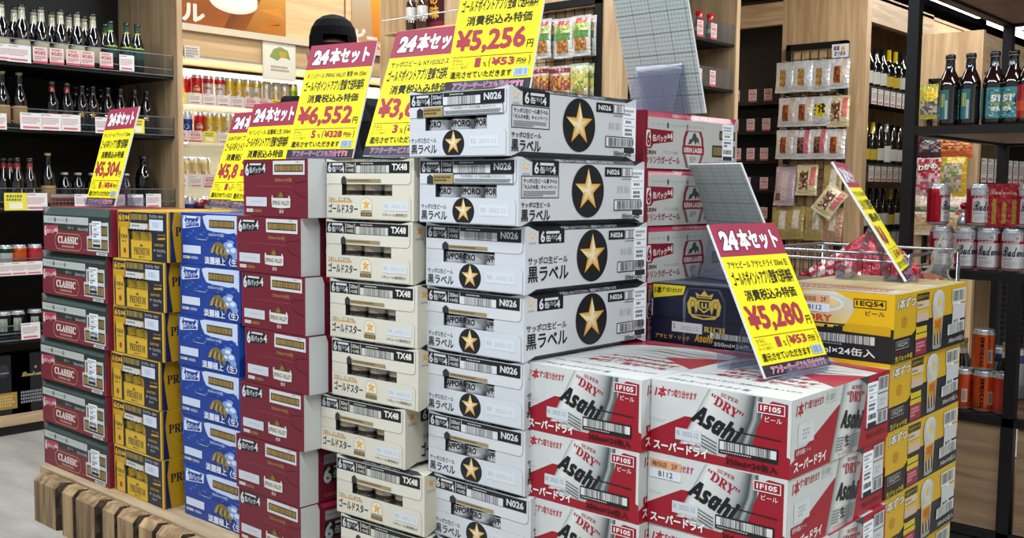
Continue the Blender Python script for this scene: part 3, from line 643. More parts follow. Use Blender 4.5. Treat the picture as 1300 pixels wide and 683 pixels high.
    p.poly([(40, 60), (150, 30), (268, 60), (268, 10), (150, 0), (0, 0), (0, 110)], '#a8263a'); p.poly([(160, 170), (268, 110), (268, 250)], '#a8263a')
    p.ell(200, 60, 40, 12, '#d0d3d2', 20)
    for i, s in enumerate(('スーパードライ', '1本ずつ取り出せます', '辛口・生ビール')): p.text(s, 60, 205+i*34, 240, 228+i*34, '#b3152b', .04)
    p.text('冷やしてお飲みください 飲酒は20歳になってから', 16, 330, 252, 342, '#33383a', .01); p.text('アサヒスーパードライ 缶', 16, 372, 180, 388, '#50585a', .02); p.tiny(30, 12, 240, 40, 4, '#c07080', 3, 8)
    m.build('carton_body', 'card', c0)
    m = M(); p = frames(m, W_, D_, H_)['front']; p.plate(rrect(0.8, 66, 30, 72, 2), .5, '#c8cccb'); m.build('pull_tab', 'card', c0)
    sticker(c0, H_, 'right', 300, 14, 346, 100, W_, D_, 15)
    return c0
def make_rich():
    W_, D_, H_ = .268, .405, .1295; NV = '#14162f'
    c0 = thing('beer_carton', '', 'carton')
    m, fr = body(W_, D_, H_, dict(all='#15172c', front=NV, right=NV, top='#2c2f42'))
    p = fr['front']
    p.poly([(2, 3), (86, 3), (80, 22), (4, 34)], '#e4cf2a'); p.text('1本', 6, 7, 26, 24, '#101018', .05, shear=.2); p.text('ずつ取り出せます', 27, 8, 78, 19, '#101018', .03, shear=.2)
    p.poly([(82, 129), (80, 30), (90, 5), (170, 5), (186, 30), (188, 129)], ['#4a4c5c', '#6d6f7c', '#2a2c40', '#50525f', '#23253c', '#262840'])
    p.poly([(88, 129), (87, 30), (95, 8), (166, 8), (180, 30), (180, 129)], '#17193a')
    G = '#c8b04a'; cx = 133
    p.poly([(cx-16, 30), (cx+16, 30), (cx+15, 48), (cx, 58), (cx-15, 48)], G); p.poly([(cx-12, 33), (cx+12, 33), (cx+11, 46), (cx, 54), (cx-11, 46)], NV); p.text('ｕ', cx-7, 36, cx+7, 48, G, .05)
    p.poly([(cx-18, 26), (cx-22, 14), (cx-10, 20), (cx, 9), (cx+10, 20), (cx+22, 14), (cx+18, 26)], G); p.rect(cx-16, 22, cx+16, 24, NV)
    for sgn in (-1, 1):
        for k in range(6):
            a = math.radians(20+k*28); x = cx+sgn*(24+10*math.cos(a)); y = 42-18*math.sin(a)+k*2
            p.ell(x, y, 5-.4*k, 3.4, [G, '#a8923a'][k % 2], 10)
        p.poly([(cx+sgn*18, 30), (cx+sgn*34, 24), (cx+sgn*42, 40), (cx+sgn*38, 60), (cx+sgn*30, 66), (cx+sgn*32, 48), (cx+sgn*24, 44), (cx+sgn*20, 60), (cx+sgn*16, 52)], G)
        p.ring(cx+sgn*28, 40, 6, 9, 1.2, NV, 12)
    p.poly([(cx-34, 62), (cx+34, 62), (cx+28, 69), (cx, 72), (cx-28, 69)], G); p.poly([(cx-26, 64), (cx+26, 64), (cx, 69)], NV)
    p.rect(0, 74, 262, 75, '#05060f'); p.rect(54, 82, 130, 104, '#d3d5da'); p.tiny(58, 86, 64, 98, 2, '#3a3c44', 2, 3); p.text('2022.12', 76, 89, 120, 98, '#9ca3b2', .01)
    p.text('𝐑𝐈𝐂𝐇', 134, 86, 186, 98, G, .02); p.rect(146, 98, 262, 112, '#101018'); p.rect(150, 98, 258, 110, '#d9dbda'); p.bars(158, 98, 250, 110, '#1c1c1e', 40, 12)
    p.text('アサヒ ザ・リッチ', 12, 112, 100, 122, G, .015); p.text('𝘼𝙨𝙖𝙝𝙞', 112, 104, 158, 121, '#c9a02c', .03); p.text('350ml×24缶入', 160, 115, 262, 126, '#dfe1e0', .02)
    p = fr['top']; p.tiny(10, 330, 240, 395, 5, '#8a8c96', 3, 9)
    m.build('carton_body', 'card', c0)
    m = M(); p = frames(m, W_, D_, H_)['front']; p.plate([(0, 36), (2.5, 36), (2.5, 74), (0, 74)], .6, '#b9bbc4'); m.build('edge_fold', 'card', c0)
    return c0
def make_jug():
    W_, D_, H_ = .268, .405, .1315; Y = '#dba910'; K = '#17181b'
    c0 = thing('beer_carton', '', 'carton')
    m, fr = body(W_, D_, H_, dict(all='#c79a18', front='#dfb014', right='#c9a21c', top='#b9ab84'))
    H = 131.5
    def glass(p, cx, s, lo):
        # foaming glass picture
        p.poly([(cx-22*s, lo), (cx-26*s, lo-58*s), (cx+26*s, lo-58*s), (cx+20*s, lo)], '#9da0a2'); p.poly([(cx-18*s, lo-6*s), (cx-23*s, lo-58*s), (cx+23*s, lo-58*s), (cx+16*s, lo-6*s)], ['#8a6a18', '#e0b030', '#c88c14', '#70520c'])
        for i in range(5): p.poly([(cx-14*s+i*7*s, lo-8*s), (cx-16*s+i*7*s, lo-26*s-(i*5 % 9)*s), (cx-11*s+i*7*s, lo-26*s), (cx-9*s+i*7*s, lo-8*s)], ['#17181b', '#b9bbbb'][i % 2])
        p.ell(cx, lo-3*s, 21*s, 4*s, '#8f9396', 18)
        p.poly([(cx-23*s, lo-56*s), (cx-31*s, lo-70*s), (cx-32*s, lo-88*s), (cx-24*s, lo-102*s), (cx-6*s, lo-108*s), (cx+14*s, lo-106*s), (cx+28*s, lo-96*s), (cx+32*s, lo-80*s), (cx+28*s, lo-64*s), (cx+23*s, lo-56*s)], ['#b9bab8', '#a9abac', '#b4b6b8', '#c9cbcb', '#d5d6d4', '#cfd0ce', '#bdbfc0', '#a9abac', '#b4b4ae', '#c9c2a4'])
        p.ring(cx+2*s, lo-84*s, 16*s, 17*s, 4*s, '#c3c4c2', 18); p.ell(cx+3*s, lo-84*s, 7*s, 8*s, '#d8ae4a', 14); p.poly([(cx-1*s, lo-80*s), (cx+8*s, lo-80*s), (cx+5*s, lo-96*s)], '#e0b84c')
        p.text('𝐃𝐑𝐘', cx-16*s, lo-52*s, cx+16*s, lo-38*s, '#c0501c', .02)
    p = fr['front']
    p.poly([(0, 78), (0, 70), (268, 66), (268, H), (0, H)], K); p.poly([(168, 68), (180, 62), (262, 62), (262, 80), (168, 78)], '#c89c12')
    p.poly([(60, 10), (100, 2), (150, 2), (186, 16), (190, 36), (176, 60), (150, 72), (96, 74), (70, 60), (56, 34)], ['#c9c8c2', '#d3d2cc', '#dddcd6', '#c6c5c0', '#b9b6ae', '#d8c27c', '#e0b030', '#d8a424', '#cfbd80', '#bdbab0'])
    p.ring(128, 26, 40, 16, 5, '#d9d8d4', 24); p.ell(140, 24, 14, 6, '#e8c868', 14)
    p.text('DRY', 92, 48, 146, 62, '#c23a14', .04); p.rect(60, 64, 172, 67, '#0d0d0f'); p.text('𝘼𝙨𝙖𝙝𝙞', 66, 68, 156, 98, '#121214', .045, .1)
    p.poly([(52, 76), (86, 82), (90, 129), (60, 129)], '#8f9294')
    p.rect(84, 82, 262, 124, K); p.rect(88, 84, 232, 100, '#c9cac8'); p.bars(96, 84, 224, 100, '#1c1c1e', 46, 14); p.tiny(90, 102, 220, 106, 1, '#8a8c8a', 3, 5)
    p.text('340ml×24缶入', 86, 108, 234, 124, '#dddfde', .02)
    p.frame(188, 12, 252, 30, '#241c0a', 1.5); p.text('1EQ54', 193, 15.5, 247, 26.5, '#1c160a', .025); p.text('ビール', 212, 34, 250, 43, '#4a3208', .01)
    p.text('FULL', 14, 20, 56, 32, '#c04a1c', .01)
    p = fr['right']
    p.poly([(0, 84), (92, 84), (150, 60), (405, 60), (405, H), (0, H)], K); p.poly([(232, 10), (405, 10), (405, 62), (260, 62)], '#c9a21c')
    p.text('1本ずつ', 12, 8, 106, 30, '#d4d5d0', .04, shear=.2, out=('#1a1a1a', .06)); p.ell(52, 56, 16, 12, '#c08c18', 12); p.tiny(40, 46, 66, 66, 3, '#a8761a', 2, 6)
    p.frame(12, 90, 78, 106, '#a9aaa6', 1.2); p.text('1EQ54', 20, 93, 70, 103, '#a9aaa6', .02); p.text('アサヒビール', 12, 109, 78, 117, '#7a2a1c', .01); p.text('生ジョッキ缶', 10, 118, 98, 129, '#c8b42c', .03)
    p.rect(112, 6, 178, 20, '#1c1c1a'); p.text('史上初!フルオープン', 116, 9, 174, 17, '#c8b42c', .01); p.rect(112, 22, 178, 36, '#c9b8a4'); p.tiny(116, 26, 174, 33, 1, '#6a5c4c', 3, 5); p.rect(112, 38, 178, 52, '#c8ae4a'); p.rect(112, 46, 178, 62, '#c4ac9c'); p.rect(112, 62, 178, 70, '#1c1c1a'); p.rect(112, 72, 170, 84, '#c8b42c'); p.rect(110, 86, 172, 96, '#c8b42c'); p.rect(110, 96, 172, 128, '#8a2838'); p.tiny(116, 102, 164, 122, 3, '#c98a94', 5, 6)
    glass(p, 232, 1.12, 126)
    p.rect(312, 10, 396, 40, '#c9cbc8'); p.bars(318, 14, 390, 36, '#3a3c3a', 14, 5); p.rect(318, 44, 396, 76, '#bfc2c4'); p.poly([(292, 84), (396, 80), (396, 104), (292, 106)], '#c9cbc8'); p.bars(300, 84, 390, 104, '#33353a', 22, 7)
    p.text('340ml×24缶入', 300, 112, 396, 124, '#b9bab6', .02)
    p = fr['top']
    for i in range(6): p.rect(14, 30+i*60, 250, 52+i*60, ['#c8b24a', '#b8876c', '#d2cdbf'][i % 3])
    p.text('生ジョッキ缶', 40, 120, 230, 160, '#c9a21c', .05); p.tiny(20, 300, 240, 380, 6, '#a04a3c', 4, 10); p.rect(0, 385, 268, 404, '#a8a49a')
    m.build('carton_body', 'card', c0)
    sticker(c0, H_, 'right', 322, 34, 366, 96, W_, D_, 19)
    return c0
def store_label(parent, x0, y0, W_, D_, H_, side='front'):
    m = M(); p = frames(m, W_, D_, H_)[side]
    w, h = 64, 34
    p.plate([(x0, y0), (x0+w, y0), (x0+w, y0+h), (x0, y0+h)], 1.2, '#d8e0ea'); p.rect(x0, y0, x0+w, y0+h*.5, '#dca57c')
    p.text('梅田店', x0+5, y0+4, x0+36, y0+14, '#3a2a1e', .02); p.text('2F', x0+45, y0+4.5, x0+57, y0+13.5, '#3a2a1e', .01); p.text('8112', x0+18, y0+20.5, x0+48, y0+30.5, '#2c3440', .01)
    return m.build('store_label', 'paper', parent)

def corner_x(u, v, y):   # world x where the image ray (u, v) meets the upright plane at y
    d = fwd + rgt2*((u-650)/F_PX) - upv2*((v-341.5)/F_PX); return d.x*y/d.y
def onY(u, v, y): d = fwd + rgt2*((u-650)/F_PX) - upv2*((v-341.5)/F_PX); return EYE + d*(y/d.y)
def onX(u, v, x): d = fwd + rgt2*((u-650)/F_PX) - upv2*((v-341.5)/F_PX); return EYE + d*(x/d.x)
PLAT = .292
def stack(protos, W_, D_, rows, y, ysteps, desc, group, rh=RH, z0=PLAT, yaws=None, pick=None, far=''):
    """rows: x of the right front corner, topmost first"""
    n = len(rows)
    for i, x in enumerate(rows):
        pr = protos[pick[i]] if pick else protos[0]
        o = pr if not pr.get('used') else copy_tree(pr)
        if pr.get('used') is None: pr['used'] = 1
        yaw = (yaws[i] if yaws else random.uniform(-.012, .012))
        yy = y + (ysteps[i] if ysteps else 0)
        # near right corner at (x, yy)
        cx, cy = -W_/2, D_/2
        o.location = (x+cx*math.cos(yaw)-cy*math.sin(yaw), yy+cx*math.sin(yaw)+cy*math.cos(yaw), z0+(n-1-i)*rh)
        o.rotation_euler = (0, 0, yaw)
        pos = 'topmost' if i == 0 else ('bottom' if i == n-1 else ORD[i]+' from the top')
        o['label'] = desc % pos; o['group'] = group; CARTONS.append(o)
    return
CARTONS = []
K1, K2 = make_lager_star(0), make_lager_star(1)
uK = [(645.9, 150), (658.3, 243), (667, 330), (665, 417), (666, 490), (667, 560), (674, 640), (676, 700)]
yK = [1.415, 1.432, 1.455, 1.46, 1.463, 1.465, 1.465, 1.465]
stack([K1, K2], .268, .405, [corner_x(u, v, y) for (u, v), y in zip(uK, yK)], 0, yK, 'white beer carton with gold star on black oval, %s in its stack', 'white star beer cartons', pick=[0, 0, 1, 1, 1, 1, 1, 1])
G1 = make_gold_star()
uG = [(525.6, 240), (524, 310), (530, 395), (531, 460), (514.5, 540), (539, 620), (544, 690)]
stack([G1], .268, .405, [corner_x(u, v, 1.432) for u, v in uG], 1.432, None, 'cream beer carton with small gold star badge, %s in its stack', 'cream star-badge beer cartons', yaws=[.045, .04, .045, .035, .04, .05, .045])
S1 = make_valley()
uS = [(391, 240), (382, 310), (387.6, 385), (392.4, 455), (386, 520), (380.5, 590), (382, 660)]
stack([S1], .247, .405, [corner_x(u, v, 1.375) for u, v in uS], 1.375, None, 'dark red carton with white banner and edge, %s in its stack', 'dark red banner beer cartons')
B1 = make_blue()
uB = [(306, 300), (305.5, 370), (303.5, 430), (305, 500), (307, 560), (311, 625)]
stack([B1], .268, .405, [corner_x(u, v, 1.395) for u, v in uB], 1.395, None, 'bright blue beer carton with white splashes, %s in its stack', 'bright blue beer cartons')
P1 = make_premium()
uP = [(214.5, 300), (210, 360), (208.5, 420), (204, 485), (206, 545), (208.5, 605)]
stack([P1], .268, .405, [corner_x(u, v, 1.37) for u, v in uP], 1.37, None, 'gold and navy beer carton with wavy opening, %s in its stack', 'gold and navy beer cartons')
C1 = make_classic()
uC = [(141, 290), (136, 352), (137, 410), (134.5, 468), (135.5, 528), (138.5, 585)]
stack([C1], .405, .268, [corner_x(u, v, 1.36) for u, v in uC], 1.36, None, 'crimson and dark green carton with gold oval, %s in its stack', 'crimson and green beer cartons')
R1 = make_red_lager()
stack([R1], .268, .405, [corner_x(817.5+i*.4, 138+i*70, 1.90) for i in range(8)], 1.90, None, 'grey sided carton with red lager label behind the star stack, %s', 'grey and red lager cartons', rh=.1287)
D1 = make_dry()
stack([D1], .268, .405, [-.7315, -.734, -.731, -.734], 1.507, None, 'silver and red carton at the front corner, %s in its stack', 'silver and red beer cartons', rh=.1303, yaws=[0, .004, -.004, 0])
n0 = len(CARTONS)
stack([D1], .268, .405, [-1.001, -1.004, -1.001, -1.003], 1.481, None, 'silver and red carton beside the white star stack, %s', 'silver and red beer cartons', rh=.1303, yaws=[0, 0, .004, 0])
RI = make_rich()
stack([RI], .268, .405, [-.999, -1.0, -1.0, -1.0, -1.0], 1.905, None, 'navy beer carton with gold crest and yellow flag, %s in its stack', 'navy crest beer cartons', rh=.1297, yaws=[0]*5)
J1 = make_jug()
stack([J1], .268, .405, [-.727, -.731, -.733, -.735, -.737], 1.91, None, 'yellow and black carton with foaming glass picture, %s in its stack', 'yellow foaming-glass beer cartons', rh=.1324, yaws=[0, .01, 0, -.006, .004])
# handwritten store labels on single cartons
for o in CARTONS:
    if o['label'].startswith('silver and red carton at the front corner, second'): store_label(o, 4, 10, .268, .405, .1295); o['label'] = 'silver and red carton with an orange shop label, front corner stack'
    if o['label'].startswith('yellow and black carton') and 'topmost' in o['label']: store_label(o, 76, 10, .268, .405, .1315); o['label'] = 'topmost yellow and black carton with an orange shop label'
for o in CARTONS:
    if 'used' in o: del o['used']

# ---------------------------------------------------------------- price signs and their clear stands
CRIM = '#9c2f4a'; YEL = '#f2e41c'
def sign(x, y, z, yaw, tilt, label, maker, price, pct, pts, back=False, w=210, h=297):
    t = thing('price_sign', label, 'sign', (x, y, z), yaw, 'price signs on the cartons')
    ct, st = math.cos(tilt), math.sin(tilt)
    up = Vector((0, st, ct)); dn = -up; n = Vector((0, -ct, st))
    m = M(); p = P(m, Vector((-w/2000, 0, .004)) + up*(h/1000), (1, 0, 0), dn, w, h)
    th = 5.0
    A = [(0, 0), (w, 0), (w, h), (0, h)]
    m.poly([p.pt(a, b, 0) for a, b in A][::-1], '#e8e9ea'); m.poly([p.pt(a, b, -th) for a, b in A], '#b9c4c2')
    for i in range(4):
        a, b = A[i], A[(i+1) % 4]; m.poly([p.pt(*a, 0), p.pt(*b, 0), p.pt(*b, -th), p.pt(*a, -th)], '#e6e8ec')
    # ruled grid on the back of the foam board
    q = P(m, Vector((w/2000, 0, .004)) + up*(h/1000) - n*(th*.001), (-1, 0, 0), dn, w, h)
    g = 0
    for i in range(1, 21):
        wd = .9 if i % 5 == 0 else .45; q.rect(i*10-wd, 0, i*10+wd, h, '#7c8886' if i % 5 == 0 else '#9aa6a4')
    for i in range(1, 29):
        wd = .9 if i % 5 == 0 else .45; q.rect(0, i*10-wd, w, i*10+wd, '#7c8886' if i % 5 == 0 else '#9aa6a4')
    m.build('foam_board', 'paper', t)
    m = M(); s = w/182
    p = P(m, Vector((-w/2000, 0, .004)) + up*(h/1000), (1, 0, 0), dn, w/s, h/s, scale=.001*s)
    p.k = .12; p.rect(0, 0, 182, 57, CRIM); p.rect(0, 57, 182, 238, YEL); p.rect(0, 238, 182, 257, '#2b2a34')
    p.text('24', 14, 12, 58, 46, '#e8ecf4', .06, shear=.05, out=('#5c1c30', .05)); p.text('本セット', 62, 10, 170, 47, '#e8ecf4', .06, out=('#5c1c30', .04))
    K_ = '#1c1a10'
    p.text(maker, 9, 65, 172, 78, K_, .02); p.text('ゴールドポイントアプリ登録で送料無料', 8, 83, 172, 108, K_, .035); p.text('消費税込み特価', 24, 115, 164, 134, K_, .03)
    p.text('¥'+price, 8, 141, (158 if len(price) > 4 else (126 if len(price) > 3 else 92)), 187, '#a33044', .045); p.text('円', 162, 168, 175, 183, K_, .02)
    p.rect(6, 192, 178, 193, '#6a6420')
    p.text('さらに', 8, 196, 30, 202, K_, .005); p.text('ゴールドポイント', 8, 203.5, 44, 208.5, K_); p.text('カードご提示で', 8, 210, 44, 215, K_)
    p.text(pct, 58, 196, 70, 213, '#a33044', .04); p.text('%', 76, 204, 84, 213, K_); p.text('(', 88, 195, 92, 216, K_); p.text('¥'+pts, 94, 197, 142, 212, '#a33044', .04); p.text('円分', 147, 201, 167, 212, K_, .02); p.text(')', 171, 195, 175, 216, K_)
    p.text('還元させていただきます', 8, 220, 140, 233, K_, .025); p.rect(144, 219, 174, 234, '#a9bfd8'); p.bars(147, 221, 171, 232, '#5a6f90', 8, 3)
    p.text('アフターサービスも万全です!!', 18, 241, 168, 254, '#c02a6c', .03, out=('#f0dce8', .05))
    m.build('printed_face', 'paper', t)
    return t
def stand(x, y, z, yaw, tilt, label, w=.135):
    t = thing('sign_stand', label, 'stand', (x, y, z), yaw, 'clear sign stands on the cartons')
    az = .118; ay = az*math.tan(tilt)+.0085
    prof = [(-.019, .024), (-.0165, .0012), (ay-.034, .0012), (ay, az), (ay+.036, .0012), (ay+.066, .0012), (ay+.068, .028)]
    for (i, j, nm) in ((0, 1, 'front_lip'), (1, 2, 'base'), (2, 3, 'front_leg'), (3, 4, 'rear_leg'), (4, 5, 'rear_base'), (5, 6, 'rear_lip')):
        a, b = Vector((0, *prof[i])), Vector((0, *prof[j])); n = Vector((0, -(b-a).z, (b-a).y)).normalized()*.0024; m = M()
        q = [a-Vector((w/2, 0, 0)), a+Vector((w/2, 0, 0)), b+Vector((w/2, 0, 0)), b-Vector((w/2, 0, 0))]
        m.poly(q, '#ffffff'); m.poly([v+n for v in q][::-1], '#ffffff')
        for k in range(4): m.poly([q[k], q[(k+1) % 4], q[(k+1) % 4]+n, q[k]+n], '#ffffff')
        m.build(nm, 'acrylic', t)
    return t
zC, zS, zK, zR, zJ, zA = PLAT+6*RH, PLAT+7*RH, PLAT+8*RH, PLAT+8*.1287, PLAT+5*.1324, PLAT+4*.1303
zRi = PLAT+5*.1297
for a in [(-2.894, 1.446, zC, -.086, .269, 'yellow price sign reading ¥5,304 at the far left', 'キリンビール クラシック 350ml', '5,304', '1', '54', 'left end crimson stack'),
          (-2.59, 1.677, zC, .011, .347, 'half hidden yellow price sign reading ¥5,8 on the gold stack', 'SUNTORY プレミアムモルツ', '5,8', '1', '58', 'gold and navy stack'),
          (-2.31, 1.569, zC, -.008, .286, 'yellow price sign behind the dark red stack, price hidden', 'キリンビール 淡麗極上生 350ml', '', '1', '', 'bright blue stack'),
          (-1.977, 1.532, zS, .173, .321, 'yellow price sign reading ¥6,552 on the dark red stack', 'キリンビール SPRING VALLEY 豊潤 496 350ml', '6,552', '5', '328', 'dark red stack'),
          (-1.602, 1.452, zS, .101, .379, 'yellow price sign reading ¥3,62 on the cream stack', 'サッポロビール NY1GOLDスター', '3,62', '3', '10', 'cream stack'),
          (-1.425, 1.525, zK, .14, .27, 'yellow price sign reading ¥5,256 on the white star stack', 'サッポロビール 黒ラベル 350ml', '5,256', '1', '53', 'white star stack'),
          (-1.375, 2.127, zR, 3.097, .326, 'sign turned away showing a pale ruled back, on the lager stack', '', '', '', '', 'grey and red lager stack'),
          (-1.17, 2.20, zRi, 2.779, .501, 'sign turned away showing a ruled back, on the navy carton', '', '', '', '', 'navy carton'),
          (-.829, 2.262, zJ, 1.854, .565, 'yellow price sign seen edge-on atop the foaming-glass stack', 'アサヒビール 生ジョッキ缶 340ml', '6,0', '1', '60', 'foaming-glass stack'),
          (-.827, 1.73, zA, 1.45, .47, 'yellow price sign reading ¥5,280 on the front corner stack', 'アサヒビール アサヒドライ 350ml 缶', '5,280', '1', '53', 'front corner stack')]:
    x, y, z, yaw, tilt, lab, mk, pr, pc, pt_, where = a
    sign(x, y, z+.0015, yaw, tilt, lab, mk or 'ビール 350ml', pr, pc, pt_)
    stand(x, y, z+.0005, yaw, tilt, 'clear acrylic stand holding the sign on the %s' % where)
# crumpled clear plastic bag beside the edge-on sign
m = M(); rr = random.Random(5); N1, N2 = 9, 7
gr = [[Vector((math.cos(j/(N2-1)*5.2)*(.030-.0016*i)*rr.uniform(.5, 1.25)+.004*i, math.sin(j/(N2-1)*5.2)*(.034-.002*i)*rr.uniform(.5, 1.25)-.005*i, .002+i*.0125+rr.uniform(-.004, .004)*(i > 0))) for j in range(N2)] for i in range(N1)]
for i in range(N1-1):
    for j in range(N2-1):
        m.poly([gr[i][j], gr[i][j+1], gr[i+1][j+1]], '#dfe4ea'); m.poly([gr[i][j], gr[i+1][j+1], gr[i+1][j]], '#dfe4ea')
o = m.build('plastic_bag', 'cellophane', None, (-.775, 2.272, zJ+.0015)); tag(o, 'crumpled clear plastic bag behind the edge-on sign', 'bag')

# ---------------------------------------------------------------- wooden display dolly
T = thing('display_dolly', 'low wheeled wooden dolly faced with split log blocks under the cartons', 'dolly', (-1.9, 1.9, 0))
def dl(m, n, mt): o = m.build(n, mt, T, (1.9, -1.9, 0)); return o
for i in range(7):
    m = M(); y0 = 1.332+i*.148; m.box((-3.075, y0, .255), (-.70, y0+.145, .2915)); dl(m, 'deck_board', 'deck_board')
x = -3.015; rr = random.Random(3)
widths = [.174, .085, .139, .084, .105, .087, .124, .086, .12, .12, .16, .10, .15, .11, .13, .15, .10, .14, .12, .15]
def log_block(x0, w, y, dirx, col_i, ht):
    # a split log slab: sawn front and top, chamfered top edge, bark on its right side
    ux, uy = dirx
    def q(a, b, z): return (x0+ux[0]*a+uy[0]*b, y+ux[1]*a+uy[1]*b, z)
    zt = .286; zb = zt-ht; d = .042; ch = .017; tw = w*.80
    m = M(); fr_ = [q(.003, 0, zb), q(tw, 0, zb), q(tw, 0, zt-ch), q(.003, 0, zt-ch)]
    m.poly(fr_, '#000000'); m.poly([q(.003, 0, zt-ch), q(tw, 0, zt-ch), q(tw, ch, zt), q(.003, ch, zt)], '#000000')
    m.poly([q(.003, ch, zt), q(tw, ch, zt), q(w*.93, d, zt), q(.003, d, zt)], '#000000'); m.poly([q(.003, 0, zb), q(.003, 0, zt-ch), q(.003, ch, zt), q(.003, d, zt), q(.003, d, zb)], '#000000')
    m.poly([q(.003, 0, zb), q(.003, d, zb), q(w*.93, d, zb), q(tw, 0, zb)], '#000000')
    o = dl(m, 'log_block', 'log')
    m = M(); n = 9; rows = [zb+(zt-ch-zb)*i/n for i in range(n+1)]
    pr_ = [(q(tw, 0, z), q(tw+w*.10+rr.uniform(-.004, .005), .018+rr.uniform(-.004, .004), z), q(w*.93+rr.uniform(-.003, .003), d, z)) for z in rows]
    for i in range(n):
        for j in range(2): m.poly([pr_[i][j], pr_[i][j+1], pr_[i+1][j+1], pr_[i+1][j]], '#000000')
    m.poly([pr_[n][0], pr_[n][1], pr_[n][2], q(w*.93, d, zt), q(tw, ch, zt)], '#000000')
    b_ = m.build('bark', 'bark', o)
for i, w in enumerate(widths):
    if x > -.72: break
    log_block(x, w, 1.288+rr.uniform(-.004, .006), ((1, 0), (0, 1)), i, .137+rr.uniform(-.008, .008)); x += w+.002
y = 1.33
for i in range(7):
    w = .13+.02*(i % 3); log_block(-.642, w, y, ((0, 1), (-1, 0)), i, .17); y += w+.004
for cx, cy in ((-2.90, 1.385), (-2.96, 2.22), (-.86, 1.44), (-.86, 2.22)):
    m = M(); m.lathe([(.05, -.014, '#0e0e0f'), (.052, -.01, '#0e0e0f'), (.052, .01, '#0e0e0f'), (.05, .014, '#0e0e0f')], 20)
    o = dl(m, 'caster_wheel', 'rubber'); o.location = (cx+1.9, cy-1.9, .052); o.rotation_euler = (PI/2, 0, .5)
    m = M().box((cx-.03, cy-.03, .10), (cx+.03, cy+.03, .255)); dl(m, 'caster_fork', 'black_steel')

# ---------------------------------------------------------------- room shell
def sbox(name, a, b, mt): return struct(M().box(a, b).build(name, mt))
sbox('floor', (-7, -1.5, -.06), (3.2, 15, 0), 'floor_tile')
m = M().box((-7, -1.5, 3.2), (3.2, 15, 3.36)); ceil = struct(m.build('ceiling', 'ceiling_black'))
for i in range(12):
    M().box((-6+i*.7, 5, 3.02), (-5.96+i*.7, 14.5, 3.09)).build('ceiling_runner', 'black_steel', ceil)
for i in range(26):
    M().box((-7, 1+i*.5, 3.1), (3.2, 1.05+i*.5, 3.19)).build('ceiling_joist', 'ceiling_black', ceil)
sbox('wall_left', (-6.9, -1.5, 0), (-6.75, 15, 3.3), 'white_enamel')
sbox('wall_back', (-7, 14.8, 0), (3.2, 15, 3.3), 'ceiling_black')
sbox('wall_right', (3.1, -1.5, 0), (3.2, 15, 3.3), 'white_enamel')
for k, (x, y, l, dr) in enumerate(((-3.42, 10.1, 1.7, 1), (-3.46, 12.1, 1.5, 1), (-3.30, 11.75, .5, 1), (-3.05, 11.6, 1.1, 1))):
    t = thing('tube_lamp', ['fluorescent tube lamp under the dark ceiling, leftmost of four', 'short fluorescent tube lamp behind the leftmost one', 'fluorescent tube lamp under the dark ceiling, in front of the wooden fascia', 'fluorescent tube lamp at the right edge under the dark ceiling'][k], 'lamp', (x, y, 2.90), 0, 'ceiling tube lamps')
    M().box((-.05, -l/2, .02), (.05, l/2, .12)).build('housing', 'black_steel', t); M().box((-.035, -l/2+.02, -.02), (.035, l/2-.02, .02)).build('tube', 'lamp_glow', t)

